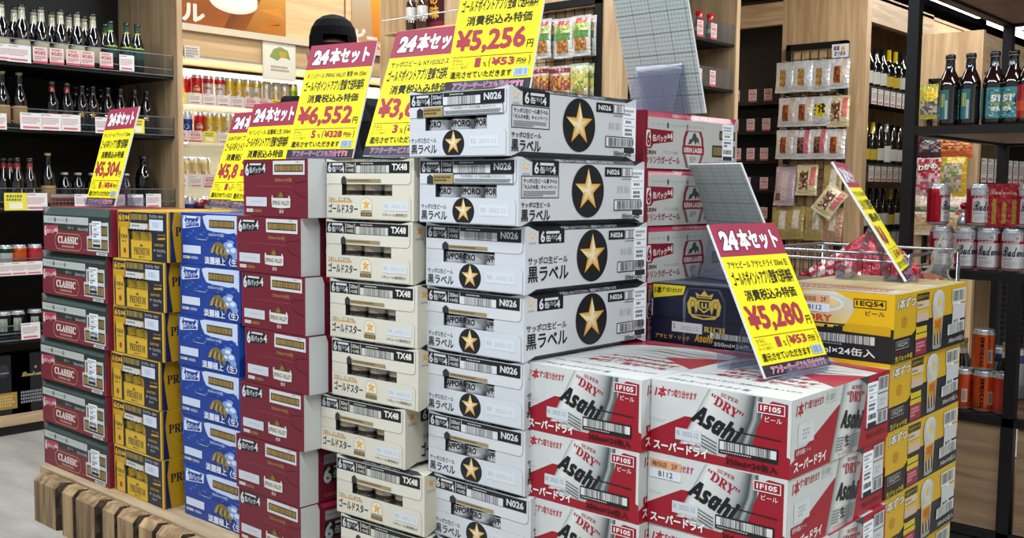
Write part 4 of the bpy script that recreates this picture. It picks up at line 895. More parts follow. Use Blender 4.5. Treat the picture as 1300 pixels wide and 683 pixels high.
# ---------------------------------------------------------------- bottles and cans
def bottle(kind):
    m = M(); G = '#0c0b0c'; n = 16
    if kind == 'cream':      # big dark bottle with a cream neck label
        m.lathe([(.030, 0, G), (.034, .004, G), (.034, .03, '#c9c0a0'), (.034, .10, G), (.034, .135, G), (.029, .162, G), (.0155, .195, '#b9b49c'), (.0135, .235, G), (.0135, .238, '#b0ab94'), (.0135, .250, '#1a1917'), (.0150, .251, '#1a1917'), (.0150, .262, '#1a1917')], n)
    elif kind == 'green':
        m.lathe([(.028, 0, '#10180f'), (.032, .004, '#10180f'), (.032, .07, '#1f4a3a'), (.032, .118, '#a9b03c'), (.032, .124, '#0f140e'), (.028, .150, '#0f140e'), (.0135, .190, '#b4b43c'), (.0133, .197, '#2f5a44'), (.0125, .228, '#0d120c'), (.0142, .23, '#20251f'), (.0142, .242, '#20251f')], n)
    elif kind == 'small':
        m.lathe([(.026, 0, G), (.030, .004, G), (.030, .03, '#14110f'), (.030, .11, G), (.027, .135, G), (.0130, .178, '#141211'), (.0125, .205, G), (.0142, .206, '#26272a'), (.0142, .217, '#26272a')], n)
    elif kind == 'goldcap':
        m.lathe([(.030, 0, G), (.033, .004, '#4a3320'), (.033, .02, '#b08a56'), (.033, .10, G), (.033, .12, G), (.028, .15, G), (.014, .19, G), (.0132, .238, '#a8925a'), (.0150, .239, '#a8925a'), (.0150, .250, '#a8925a')], n)
    elif kind == 'redneck':
        m.lathe([(.028, 0, G), (.031, .004, G), (.031, .02, '#14110f'), (.031, .11, G), (.028, .135, G), (.014, .175, '#8a2a2c'), (.0132, .20, G), (.0132, .214, '#c9b9ac'), (.0148, .215, '#1c1c1e'), (.0148, .226, '#1c1c1e')], n)
    elif kind == 'squat':
        m.lathe([(.028, 0, G), (.032, .004, G), (.032, .03, '#17130f'), (.032, .085, G), (.030, .105, G), (.0165, .135, G), (.0155, .15, '#26272a'), (.0170, .151, '#a9a9a4'), (.0170, .162, '#a9a9a4')], n)
    elif kind == 'tall_dark':
        m.lathe([(.038, 0, G), (.042, .004, G), (.042, .14, G), (.036, .17, G), (.020, .20, G), (.019, .235, G), (.021, .236, '#26272a'), (.021, .250, '#26272a')], n)
    elif kind == 'ipa':      # brown bottle with turquoise label
        B = '#160c0a'
        m.lathe([(.027, 0, B), (.0315, .004, B), (.0315, .012, B), (.0315, .117, B), (.030, .132, '#2a1410'), (.022, .155, '#23100e'), (.0145, .170, '#1b2634'), (.0135, .188, B), (.0130, .200, B), (.0148, .202, '#b9bab8'), (.0148, .203, '#12151c'), (.0150, .212, '#12151c'), (.014, .217, '#9c8f7c')], 22)
        p = P(m, (0, 0, .117), (1, 0, 0), (0, 0, -1), bend=32.0)
        return m, p
    elif kind == 'wine':
        m.lathe([(.034, 0, '#0d110d'), (.038, .005, '#0d110d'), (.038, .05, '#c4c4bc'), (.038, .13, '#0d110d'), (.038, .18, '#0d110d'), (.030, .205, '#0d110d'), (.0150, .235, '#15171b'), (.0145, .30, '#15171b')], 12)
    elif kind == 'wine_gold':
        m.lathe([(.034, 0, '#0d110d'), (.038, .005, '#0d110d'), (.038, .05, '#b8a23c'), (.038, .12, '#0d110d'), (.038, .18, '#0d110d'), (.030, .205, '#0d110d'), (.0150, .225, '#c4ac20'), (.0145, .30, '#c4ac20')], 12)
    elif kind == 'wine_white':
        m.lathe([(.034, 0, '#16261a'), (.038, .005, '#16261a'), (.038, .04, '#d2d4d0'), (.038, .15, '#1c2f20'), (.038, .18, '#16261a'), (.030, .205, '#16261a'), (.0150, .245, '#b9bab4'), (.0145, .30, '#b9bab4')], 12)
    elif kind == 'spice':
        m.lathe([(.020, 0, '#5c2a18'), (.023, .004, '#7a3a22'), (.023, .05, '#c8c4b8'), (.023, .075, '#2c5a3a'), (.023, .095, '#8a4a34'), (.017, .108, '#c01c1c'), (.019, .112, '#c01c1c'), (.019, .155, '#c01c1c')], 14)
    elif kind == 'tea':
        m.lathe([(.028, 0, '#2a1810'), (.031, .01, '#3a2418'), (.031, .06, '#c9c9c4'), (.031, .13, '#3a2418'), (.028, .16, '#6a5a4c'), (.013, .185, '#d8d8d4'), (.014, .19, '#d8d8d4'), (.014, .205, '#d8d8d4')], 14)
    return m
def wrap(m, R, z): return P(m, (0, 0, z), (1, 0, 0), (0, 0, -1), bend=R)
def can(cols, n=18, R=.033, h=.122):
    a, b, c = cols; m = M()
    m.lathe([(R*.78, 0, '#a9abaf'), (R*.98, .007, '#a9abaf'), (R, .009, a), (R, h*.3, b), (R, h*.72, c), (R, h*.88, '#b9bbbf'), (R*.84, h*.965, '#c9cbcf'), (R*.86, h, '#c9cbcf')], n)
    return m
_cache = {}
def cached(key, fn):
    if key not in _cache: _cache[key] = fn()
    return _cache[key]
def place(name, key, fn, loc, label, cat, group=None, rz=0, mt='bottle'):
    me = cached(key, lambda: fn().mesh(name, mt)); o = put(name, me, None, loc, (0, 0, rz)); tag(o, label, cat, group); return o
CAMDIR = lambda x, y: math.atan2(-y, -x) + PI/2   # yaw that turns a front (-Y) towards the camera
def tagcard(parent, c, w, h, style, ux=(0, 1, 0), n=None, nm='price_tag'):
    key = ('tag', style, round(w, 3), round(h, 3), ux)
    def mk():
        m = M(); U = Vector(ux); O = -U*(w/2)+Vector((0, 0, h/2)); p = P(m, O, ux, (0, 0, -1), w*1000, h*1000)
        W_, H_ = w*1000, h*1000; col = {'pink': '#e0c4c0', 'white': '#dedad8', 'yellow': '#e3d44a', 'plain': '#d4d2cc'}[style]
        p.plate([(0, 0), (W_, 0), (W_, H_), (0, H_)], .8, col)
        if style == 'pink': p.tiny(W_*.15, H_*.08, W_*.85, H_*.2, 1, '#5c3c3c', 2, W_*.08); p.text('¥585', W_*.1, H_*.24, W_*.88, H_*.48, '#a83c48', .03); p.tiny(W_*.1, H_*.55, W_*.9, H_*.8, 3, '#8a6a68', 5, W_*.06); p.rect(0, H_*.86, W_, H_, '#c05060')
        elif style == 'yellow': p.tiny(W_*.1, H_*.1, W_*.9, H_*.5, 2, '#6a6430', 2, W_*.1); p.rect(W_*.2, H_*.55, W_*.8, H_*.9, '#e6e2c8')
        else: p.tiny(W_*.08, H_*.06, W_*.5, H_*.14, 1, '#3c3c40', 2, W_*.06); p.tiny(W_*.08, H_*.25, W_*.9, H_*.66, 4, '#b08a88', 5, W_*.06); p.rect(W_*.12, H_*.8, W_*.85, H_*.92, '#c86a74')
        return m.mesh(nm, 'paper')
    return put(nm, cached(key, mk), parent, c)

# ---------------------------------------------------------------- left bottle cabinet (front plane x = -4.7)
XC = -4.7
cab = thing('display_cabinet', 'black display cabinet of dark bottles with a wooden side panel, left edge', 'cabinet', (-4.95, 2.1, 0))
def pc(m, n, mt): return m.build(n, mt, cab, (4.95, -2.1, 0))
pc(M().box((-5.24, 2.745, 0), (-4.66, 2.775, 2.7)), 'side_panel', 'oak_upright'); pc(M().box((-5.27, .6, 0), (-5.24, 2.775, 2.7)), 'back_panel', 'black_panel')
pc(M().box((-5.24, .6, 0), (-4.72, 2.745, .045)), 'kick_base', 'black_panel'); pc(M().box((-5.24, .6, .045), (-4.70, 2.745, .092)), 'base_board', 'oak_level_y'); pc(M().box((-5.24, .6, 2.35), (-4.7, 2.745, 2.7)), 'top_panel', 'black_panel')
LV = [(1.672, 1.775), (1.378, 1.471), (1.02, 1.115), (.73, .80), (.43, .50)]
shelves = []
for i, (zb, zt) in enumerate(LV):
    s = pc(M().box((-5.24, .6, zb-.012), (-4.70, 2.743, zb+.008)), 'shelf', 'black_panel'); shelves.append(s)
    m = M(); m.box((-4.694, .6, zb+.01), (-4.690, 2.74, zt)); m.build('clear_rail', 'rail_acrylic', s)
    m = M(); 
    for zz in (zt, zb+.035, zb+.004): m.box((-4.698, .6, zz-.002), (-4.688, 2.742, zz+.002))
    m.build('rail_wire', 'chrome', s)
def tags_at(s, x, us, v, w, h, styles):
    for u, st in zip(us, styles):
        p = onX(u, v, x); tagcard(s, Vector((p.x, p.y, p.z)) - Vector((0, 0, 0)), w, h, st)
def shelf_tags(i, lst):
    for u, v, w, h, st in lst: p = onX(u, v, -4.683); tagcard(shelves[i], (p.x, p.y, p.z), w, h, st)
shelf_tags(0, [(4, 66, .07, .07, 'white'), (24, 68, .105, .075, 'white')] + [(u, 70+i*1.6, .065, .072, 'pink') for i, u in enumerate((51, 72, 93, 111, 135))] + [(161, 80, .075, .075, 'white')])
shelf_tags(1, [(1, 154, .05, .07, 'white'), (40, 154, .1, .075, 'white'), (65, 155, .095, .075, 'white'), (90, 156, .09, .075, 'white'), (130, 159, .07, .075, 'white'), (176, 160, .06, .07, 'yellow')])
shelf_tags(2, [(20, 256, .1, .078, 'yellow'), (46, 256, .1, .078, 'white'), (104, 256, .07, .07, 'white'), (150, 256, .07, .07, 'white'), (172, 256, .08, .07, 'white'), (195, 255, .08, .07, 'white')])
shelf_tags(3, [(6, 342, .08, .06, 'white'), (25, 341, .08, .06, 'white'), (44, 340, .08, .06, 'white')])
shelf_tags(4, [(39, 420, .085, .075, 'white')])
for s in shelves:   # the helper parents with an offset: move the cards into the cabinet's frame
    for c in s.children:
        if c.name.startswith('price_tag'): c.location = (c.location.x, c.location.y, c.location.z)
def bot(i, u, v, kind, dx, label, group, star=None, top=False):
    z = LV[i][0]+.008; p = onX(u, v, XC-.05-dx)
    return place('beer_bottle', ('b', kind, star), lambda: (starb(kind, star) if star else bottle(kind)), (p.x, p.y, z), label, 'bottle', group, CAMDIR(p.x, p.y))
def starb(kind, star):
    m = bottle(kind); p = wrap(m, 30.6, .11)
    if star[0] == 'star': p.star(0, 32, 18, star[1], star[2]); p.ell(0, 33, 6, 6, star[3], 12)
    elif star[0] == 'band': p.rect(-22, 20, 22, 66, star[1]); p.tiny(-18, 26, 18, 60, 4, star[2], 3, 7)
    elif star[0] == 'oval': p.ell(0, 42, 21, 32, star[1], 22); p.ell(0, 42, 15, 24, star[2], 20); p.poly([(-8, 46), (2, 30), (8, 40), (4, 58)], '#3a2a20')
    elif star[0] == 'red': p.rect(-20, 30, 20, 80, '#b02a2a'); p.poly([(-20, 30), (-14, 22), (-8, 30), (0, 20), (8, 30), (14, 22), (20, 30)], '#c8403c'); p.tiny(-14, 40, 14, 70, 4, '#e0b8a0', 3, 7)
    return m
front = [2, 28, 52.5, 77, 98, 118]; n = 0
for k, u in enumerate(front): bot(0, u, 40, 'cream', .03, 'dark beer bottle with cream neck label, top cabinet shelf, front row %s from left' % ORD[k], 'cream-necked bottles on the top shelf')
for k, u in enumerate((18.5, 43, 66, 87.5, 107)): bot(0, u, 40, 'cream', .13, 'dark beer bottle with cream neck label, top cabinet shelf, rear row %s from left' % ORD[k], 'cream-necked bottles on the top shelf')
for k, u in enumerate((140, 160.5, 174)): bot(0, u, 40, 'green', .04, 'dark bottle with green and gold label, top cabinet shelf, %s of three' % ORD[k], 'green-labelled bottles on the top shelf')
bot(0, 133, 40, 'green', .15, 'dark green-labelled bottle standing behind the front three on the top cabinet shelf', 'green-labelled bottles on the top shelf')
bot(1, 3, 130, 'goldcap', .03, 'dark bottle with pale blue label at the left edge, second cabinet shelf', None, ('band', '#9fb0bc', '#3c4a5c')); bot(1, 25, 130, 'goldcap', .03, 'gold-capped dark bottle with brown and cream label, second cabinet shelf', None, ('band', '#a88858', '#3c2c1c'))
for k, u in enumerate((66, 85)): bot(1, u, 130, 'redneck', .04, 'dark bottle with red flame label, second cabinet shelf, %s of two' % ORD[k], 'red flame bottles', ('red',))
for k, (u, c) in enumerate(zip((104, 118, 137, 153, 171, 186), (('#8a6c34', '#c9a95c', '#3c2c14'), ('#c8741c', '#e8b048', '#7a3a10'), ('#a82030', '#d06068', '#d8d0c8'), ('#a82030', '#d06068', '#d8d0c8'), ('#b9b4a8', '#d8d4cc', '#8a867c'), ('#8a9a8c', '#b4c0b4', '#c04a4a')))):
    bot(1, u, 132, 'small', .04, 'dark bottle with %s star label, second cabinet shelf, %s star from left' % (['bronze', 'orange', 'red', 'red', 'cream', 'grey green'][k], ORD[k]), 'star-labelled bottles', ('star',)+c)
for k, u in enumerate((111, 128, 96)): bot(1, u, 128, 'small', .14, 'plain dark bottle behind the star-labelled ones, second cabinet shelf, %s' % ['middle', 'right', 'left'][k], 'star-labelled bottles')
for k, u in enumerate((5, 13)): bot(2, u, 225, 'redneck', .10, 'dark bottle at the left edge of the third cabinet shelf, %s' % ['outermost', 'inner one'][k], 'third shelf bottles')
for k, u in enumerate((22, 38)): bot(2, u, 225, 'redneck', .03, 'dark bottle with red and white banner label, third cabinet shelf, %s of two' % ORD[k], 'third shelf bottles', ('oval', '#c9bdb0', '#a02c30'))
bot(2, 61, 225, 'goldcap', .03, 'dark bottle with round cream label, third cabinet shelf', 'third shelf bottles', ('oval', '#c8ac7c', '#d9cba4'))
for k, u in enumerate((82, 99, 117)): bot(2, u, 225, 'squat', .08, 'short dark bottle in a paper carrier, third cabinet shelf, %s of three' % ORD[k], 'short bottles on the third shelf')
for k, u in enumerate((160, 183)): bot(2, u, 225, 'squat' if k == 0 else 'tall_dark', .06, ['short dark bottle right of the leaning price sign, third cabinet shelf', 'wide black bottle at the right end, third cabinet shelf'][k], 'third shelf bottles')
p1 = onX(96, 240, -4.72); m = M().box((-.04, -.12, 0), (-.036, .12, .06)); q = P(m, (-.034, -.12, .06), (0, 1, 0), (0, 0, -1)); q.rect(0, 0, 240, 14, '#c9c4bc'); q.rect(0, 14, 240, 60, '#b9523c'); q.tiny(10, 20, 230, 50, 2, '#2c2420', 3, 14)
o = m.build('bottle_carrier', 'card', None, (p1.x+.04, p1.y, LV[2][0]+.009)); tag(o, 'paper carrier front with red and cream print around short dark bottles', 'carrier')
for k, (u, c) in enumerate(((6, ('#1c3a2c', '#c9cfc8', '#1c3a2c')), (24, ('#b8481c', '#d8642c', '#c8541c')), (44, ('#a82c38', '#c8444c', '#b03840')))):
    p = onX(u, 318, -4.75); place('beer_can', ('c4', k), lambda: can(c), (p.x, p.y, LV[3][0]+.008), '%s beer can on the fourth cabinet shelf' % ['dark green', 'orange', 'red'][k], 'can', 'cans on the fourth cabinet shelf', 0, 'metal')
for k, u in enumerate((4, 22, 44)):
    def mk():
        m = can(('#15171a', '#15171a', '#1a1c20')); q = wrap(m, 33.2, .122); q.rect(-17, 30, 17, 88, '#b9c4b4'); q.ell(0, 66, 13, 18, '#7a3c34', 14); q.ell(0, 52, 11, 10, '#3c6a40', 12); return m
    p = onX(u, 400, -4.75); place('beer_can', 'c5', mk, (p.x, p.y, LV[4][0]+.008), 'black beer can with a small fruit picture, fifth cabinet shelf, %s of three' % ORD[k], 'can', 'black cans on the fifth cabinet shelf', CAMDIR(p.x, p.y), 'metal')
for k, (u, ) in enumerate(((7,), (46,))):
    m = M().box((-.1, -.11, 0), (.0, .11, .27), '#14171b'); q = P(m, (0, -.11, .27), (0, 1, 0), (0, 0, -1))
    if k == 0: q.ell(100, 70, 26, 30, '#2c2f34', 16); q.tiny(80, 76, 130, 84, 1, '#9a9a90', 2, 6); q.rect(60, 170, 160, 245, '#9c7c3c'); q.tiny(70, 180, 150, 235, 4, '#c9ac6c', 3, 10)
    else: q.text('𝓛𝓲𝓷𝓭𝓮𝓶𝓪𝓷𝓼', 45, 84, 175, 104, '#b0a060', .02); q.star(110, 66, 9, '#b0a060', '#b0a060'); q.tiny(40, 170, 150, 230, 4, '#8a8c90', 3, 9)
    p = onX(u, 490, -4.72); o = m.build('gift_box', 'card', None, (p.x, p.y, .0935)); tag(o, ['black gift box with a gold panel on the cabinet base', 'black gift box with gold script on the cabinet base'][k], 'box', 'gift boxes on the cabinet base')

# ---------------------------------------------------------------- chilled case along the left wall (front plane x = -5.5)
XF = -5.5
ck = thing('chilled_case', 'open chilled display case of beer cans under a wooden fascia, back left', 'cooler', (XF, 5.5, 0))
def pk(m, n, mt, par=None): return m.build(n, mt, par or ck, (5.5, -5.5, 0) if par is None else None)
Y0, Y1 = 2.75, 8.6
pk(M().box((-6.45, Y0, 0), (-6.40, Y1, 1.93), '#e2dcc8'), 'back_panel', 'plastic')
pk(M().box((-6.40, Y0, 0), (-5.44, Y1, .30), '#d8d4c6'), 'base', 'plastic')
pk(M().box((-6.45, Y0, 1.955), (-5.50, Y1, 2.05)), 'canopy', 'maple_level_y')
pk(M().box((-5.50, Y0, 1.90), (-5.47, Y1, 2.035)), 'lower_fascia', 'maple_level_y')
pk(M().box((-5.50, Y0, 2.035), (-5.44, Y1, 2.075), '#d9cdb8'), 'fascia_ledge', 'plastic')
pk(M().box((-5.53, Y0, 2.075), (-5.50, Y1, 3.0)), 'upper_fascia', 'maple_level_y')
pk(M().box((-5.62, Y0, 1.885), (-5.46, Y1, 1.90), '#a39c8c'), 'under_rail', 'plastic')  # thin grey-beige strip along the underside of the lower fascia
pk(M().box((-5.66, Y0, 1.935), (-5.60, Y1, 1.954)), 'lamp_strip', 'lamp_glow')
CS = [(1.628, 1.678), (1.405, 1.455), (1.135, 1.20), (.90, .955)]
cshelf = []
for i, (zb, zt) in enumerate(CS):
    s = pk(M().box((-6.38, Y0, zb-.012), (-5.52, Y1, zb), '#d8d4c6'), 'shelf', 'plastic'); cshelf.append(s)
    M().box((-5.52, Y0, zb-.014), (-5.505, Y1, zt), '#d6c8c0').build('price_rail', 'plastic', s)
    k = 0; y = 3.06
    while y < 4.9:
        st = ['pink', 'white', 'white', 'pink', 'plain', 'white', 'yellow'][(k*3+i) % 7]; tagcard(s, (-5.502, y, zb+.020), .085, .066, st); y += .098; k += 1
# case panel dots and brackets
for y in (3.35, 4.15):
    pk(M().tube([(-6.38, y, 1.36), (-6.1, y, 1.372), (-5.8, y, 1.388), (-5.6, y, 1.392)], .012, '#b9b4a4'), 'bracket', 'plastic')
m = M(); m.box((-5.455, 3.80, 1.80), (-5.452, 4.05, 2.07), '#e0dccc'); q = P(m, (-5.4515, 3.80, 2.07), (0, 1, 0), (0, 0, -1)); q.rect(10, 10, 240, 260, '#e6e2d4'); q.poly([(50, 130), (80, 80), (130, 60), (190, 80), (210, 140), (150, 120), (110, 150)], '#8a9a5c'); q.poly([(120, 90), (180, 90), (170, 130), (130, 125)], '#c9a040'); q.tiny(60, 180, 200, 220, 2, '#8a8a6c', 3, 12)
pk(m, 'hanging_card', 'paper')
m = M(); m.box((-5.455, 3.26, 1.87), (-5.452, 3.36, 1.95), '#d9d5cc'); q = P(m, (-5.4515, 3.26, 1.95), (0, 1, 0), (0, 0, -1)); q.tiny(10, 10, 90, 70, 4, '#8a8680', 2, 9); pk(m, 'small_hanging_card', 'paper')
def canlabel(style):
    def f():
        D = dict(gold=('#b8922c', '#d8b850', '#c9a83c'), red=('#b01c24', '#c42830', '#b82028'), redw=('#b01c24', '#d8d0c8', '#b82028'), white=('#c9c4b4', '#dcd8cc', '#c9a83c'), wgold=('#d8b850', '#dcd8cc', '#dcd8cc'), green=('#b8c04c', '#8ab03c', '#d8d44c'), blue=('#1c3c8c', '#2a4c9c', '#c9ccd4'), navy=('#18244c', '#24305c', '#a02838'), orange=('#d88c2c', '#dcd0b0', '#dcd8cc'), pale=('#c9b478', '#d8c894', '#d0bc84'))
        hh = .150 if style in ('navy', 'pale2') else .166; m = can(D[style], 14, h=hh); q = wrap(m, 33.2, hh-.03)
        if style in ('gold', 'white', 'pale'): q.ell(0, 62, 14, 18, '#e4dcc0' if style != 'white' else '#c9a83c', 14); q.tiny(-12, 52, 12, 72, 2, '#7a5c24', 3, 6)
        if style == 'red': q.ring(0, 60, 20, 24, 5, '#d8b070', 18); q.rect(-22, 52, 22, 66, '#d8cfc4'); q.tiny(-18, 55, 18, 63, 1, '#a02028', 3, 5)
        if style == 'redw': q.text('KIRIN', -18, 40, 18, 52, '#a01c24', .04); q.ell(0, 20, 16, 10, '#4a3c34', 12)
        if style in ('orange', 'wgold'): q.ell(0, 60, 16, 34, '#d8922c', 16); q.ell(0, 34, 14, 8, '#e8e4dc', 12)
        if style == 'green': q.ell(0, 60, 14, 26, '#d8d84c', 14)
        if style in ('blue', 'navy'): q.ell(0, 60, 15, 15, '#c9ccd4', 14); q.ell(0, 60, 11, 11, '#203070', 14)
        return m
    return f
def row(i, items, v, lab, grp, dx=.05, mt='metal'):
    for k, (u, st) in enumerate(items):
        p = onX(u, v, XF-dx); place('beer_can', ('cool', st), canlabel(st), (p.x, p.y, CS[i][0]+.0008), lab % ORD[k], 'can', grp, CAMDIR(p.x, p.y), mt)
row(0, [(213, 'gold'), (226, 'gold'), (249.5, 'red'), (264, 'redw'), (278.5, 'redw'), (291, 'gold'), (303, 'gold'), (314, 'white'), (325.5, 'white'), (338, 'wgold'), (350, 'orange'), (361, 'orange'), (371.5, 'green')], 105, 'beer can on the top shelf of the chilled case, %s from left', 'cans on the top chilled shelf')
row(1, [(224, 'navy'), (237, 'blue'), (253, 'red'), (265.5, 'gold'), (277, 'gold'), (289, 'pale'), (301, 'pale'), (313, 'pale')], 152, 'beer can on the second chilled shelf, %s from left', 'cans on the second chilled shelf')
row(2, [(u, 'pale') for u in (224, 236, 248, 260)], 208, 'pale gold can on the third chilled shelf, %s from left', 'pale cans on the third chilled shelf', .10)
row(3, [(228, 'blue'), (240, 'blue'), (252, 'navy'), (263, 'redw')], 258, 'can on the lowest visible chilled shelf, %s from left', 'cans on the lowest visible chilled shelf')
p = onX(237, 105, XF-.16); place('beer_can', ('cool', 'red'), canlabel('red'), (p.x, p.y, CS[0][0]+.0008), 'red beer can standing behind the front row of the top chilled shelf', 'can', 'cans on the top chilled shelf', 0, 'metal')
# posters on the fascia
def poster(y0, y1, z0, z1, which, lab):
    m = M().box((-5.499, y0, z0), (-5.495, y1, z1), '#c08a4c'); w = (y1-y0)*1000; h = (z1-z0)*1000
    q = P(m, (-5.4945, y0, z1), (0, 1, 0), (0, 0, -1), w, h)
    if which == 1:
        q.poly([(0, h), (w, h), (w, 0), (0, 0)], ['#6a3418', '#a86a24', '#d8a24c', '#7a4424'])
        q.poly([(w*.30, h), (w*.14, 0), (w*.98, 0), (w*.70, h)], ['#8a4c1c', '#9a5a24', '#8a4a18', '#9a5420']); q.poly([(w*.55, h), (w*.70, h), (w*.98, 0), (w*.80, 0)], ['#6a3814', '#8a4c1c', '#8a4c1c', '#5c3010'])
        q.poly([(w*.80, h-20), (w*.86, h-100), (w*.97, h-80), (w*.94, h-30)], '#b06a1c'); q.poly([(w*.80, h-140), (w*.95, h-170), (w*.99, h-110)], '#c88430'); q.poly([(w*.86, h-50), (w*.95, h-70), (w*.95, h-62)], '#5c3010')
        for k in range(40): q.ell(w*(.18+.5*((k*37) % 100)/100), h-150*((k*61) % 100)/100, 2.5, 2.5, '#b88450', 6)
        q.ell(w*.62, h-165, w*.17, 72, '#d9d2c8', 26); q.ell(w*.62, h-185, w*.17, 72, '#e6e0d8', 26)
        q.text('ール', w*.12, h-118, w*.42, h-12, '#dcd4cc', .05)
    else:
        q.poly([(0, h), (w, h), (w, 0), (0, 0)], ['#b08a5c', '#b08a5c', '#a8a49c', '#a8a49c']); q.poly([(w*.58, h), (w*.42, 0), (w, 0), (w*.92, h)], ['#c86a14', '#e09a2c', '#e8a430', '#d07818'])
        q.text('ビール', w*.10, h*.76, w*1.0, h*.97, '#dcd4cc', .06)
    m.v = [(x, y-(y0+y1)/2, z) for x, y, z in m.v]
    o = m.build('wall_poster', 'paper', None, (0, (y0+y1)/2, 0)); tag(o, lab, 'poster', 'beer posters on the wooden fascia')
a = onX(213, 0, XF); b = onX(362, 20, XF); poster(3.0, b.y, 2.085, 2.58, 1, 'large brown poster of foaming beer with white letters above the chilled case')
a = onX(446, 10, XF); b = onX(487, 10, XF); poster(a.y, b.y+.05, 2.085, 2.62, 2, 'narrow grey and orange beer poster right of the capped person')
m = M(); yv = onX(437, 20, XF).y; pk(M().box((-5.497, yv, 2.08), (-5.493, yv+.006, 3.0), '#5c4a38'), 'panel_joint', 'plastic')

# ---------------------------------------------------------------- person in the aisle, seen from behind
def figure():
    t = thing('person', 'person in black cap and black jacket standing behind the price signs, facing away', 'person', (-3.33, 2.66, 0), 0)
    fa = math.atan2(.55, -.83) - PI/2   # body faces away from the camera
    t.rotation_euler = (0, 0, fa)
    J = dict(pelvis=(0, 0, .95, .15), belly=(0, .01, 1.10, .145), chest=(0, .0, 1.32, .165), neckb=(0, -.01, 1.49, .075), neck=(0, .0, 1.56, .056), skull=(0, .02, 1.68, .085), crown=(0, .015, 1.745, .075))
    for s, k in ((-1, 'L'), (1, 'R')):
        J.update({k+'sh': (s*.175, -.01, 1.44, .078), k+'el': (s*.235, -.02, 1.16, .055), k+'wr': (s*.20, .20, 1.06, .036), k+'pa': (s*.19, .275, 1.065, .033),
                  k+'hip': (s*.09, 0, .90, .105), k+'kn': (s*.105, .02, .50, .068), k+'an': (s*.11, -.02, .10, .045), k+'to': (s*.125, .10, .055, .040)})
        for i, (dx, L_) in enumerate(((-.027, .068), (-.009, .078), (.009, .073), (.026, .058))):
            J['%sf%da' % (k, i)] = (s*.19+dx, .315, 1.065, .0105); J['%sf%db' % (k, i)] = (s*.19+dx*1.1, .315+L_*.5, 1.058, .0095); J['%sf%dc' % (k, i)] = (s*.19+dx*1.1, .315+L_*.8, 1.032, .008)
        J[k+'ta'] = (s*.19-s*.038, .275, 1.075, .012); J[k+'tb'] = (s*.19-s*.058, .315, 1.07, .0095)
    E = [('pelvis', 'belly'), ('belly', 'chest'), ('chest', 'neckb'), ('neckb', 'neck'), ('neck', 'skull'), ('skull', 'crown')]
    for k in 'LR':
        E += [('chest', k+'sh'), (k+'sh', k+'el'), (k+'el', k+'wr'), (k+'wr', k+'pa'), ('pelvis', k+'hip'), (k+'hip', k+'kn'), (k+'kn', k+'an'), (k+'an', k+'to'), (k+'pa', k+'ta'), (k+'ta', k+'tb')]
        for i in range(4): E += [(k+'pa', '%sf%da' % (k, i)), ('%sf%da' % (k, i), '%sf%db' % (k, i)), ('%sf%db' % (k, i), '%sf%dc' % (k, i))]
    names = list(J); me = bpy.data.meshes.new('skel'); me.from_pydata([J[n][:3] for n in names], [(names.index(a), names.index(b)) for a, b in E], [])
    o = bpy.data.objects.new('skel', me); COL.objects.link(o)
    sk = o.modifiers.new('s', 'SKIN'); sb = o.modifiers.new('u', 'SUBSURF'); sb.levels = 2
    for i, n in enumerate(names): me.skin_vertices[0].data[i].radius = (J[n][3],)*2; me.skin_vertices[0].data[i].use_root = (n == 'pelvis')
    dg = bpy.context.evaluated_depsgraph_get(); dg.update(); ev = bpy.data.meshes.new_from_object(o.evaluated_get(dg)); bpy.data.objects.remove(o)
    m = M(); co = [v.co.copy() for v in ev.vertices]
    for v in co:   # shape the head: jaw narrower, face plane, nose
        if v.z > 1.585:
            v.x *= .92; v.y = .015+(v.y-.015)*1.12
            if abs(v.x) < .022 and v.y > .09 and 1.63 < v.z < 1.68: v.y += .016
    for f in ev.polygons:
        c = sum((co[i] for i in f.vertices), Vector())/len(f.vertices)
        hand = c.y > .215 and c.z > .98 and c.z < 1.15
        col = '#b98a6c' if (hand or c.z > 1.525) else ('#16171a' if c.z > .93 else ('#23252b' if c.z > .11 else '#0f0f10'))
        m.poly([co[i] for i in f.vertices], col, True)
    m.build('body', 'cloth', t)
    # jacket: a looser shell around the torso
    m = M(); n = 20; rings = [(.86, .185, .135), (.98, .19, .14), (1.12, .19, .14), (1.28, .212, .145), (1.40, .215, .135), (1.47, .165, .105), (1.52, .085, .075), (1.555, .07, .065)]
    for (z, a, b), (z2, a2, b2) in zip(rings, rings[1:]):
        for k in range(n):
            t0, t1 = 2*PI*k/n, 2*PI*(k+1)/n; w0 = 1+.03*math.sin(5*t0+z*9); w1 = 1+.03*math.sin(5*t1+z*9)
            m.poly([(a*math.cos(t0)*w0, b*math.sin(t0)*w0, z), (a*math.cos(t1)*w1, b*math.sin(t1)*w1, z), (a2*math.cos(t1)*w1, b2*math.sin(t1)*w1, z2), (a2*math.cos(t0)*w0, b2*math.sin(t0)*w0, z2)], '#15161a', True)
    m.build('jacket', 'cloth', t)
    # hair, ears, cap
    m = M(); m.lathe([(.060, 1.585, '#17120f'), (.080, 1.61, '#17120f'), (.090, 1.66, '#17120f'), (.090, 1.71, '#17120f')], 20, (0, -.005, 0)); m.build('hair', 'cloth', t)
    for s in (-1, 1):
        m = M(); m.lathe([(.006, -.028, '#b08064'), (.014, -.018, '#b08064'), (.018, 0, '#b08064'), (.016, .02, '#b08064'), (.006, .03, '#b08064')], 8); m.build('ear', 'skin', t, (s*.088, .01, 1.665))
    for s in (-1, 1):
        m = M(); m.lathe([(.004, -.010, '#e4e0d8'), (.011, -.004, '#e4e0d8'), (.011, .004, '#1c1410'), (.004, .010, '#e4e0d8')], 8); m.build('eye', 'skin', t, (s*.032, .105, 1.672))
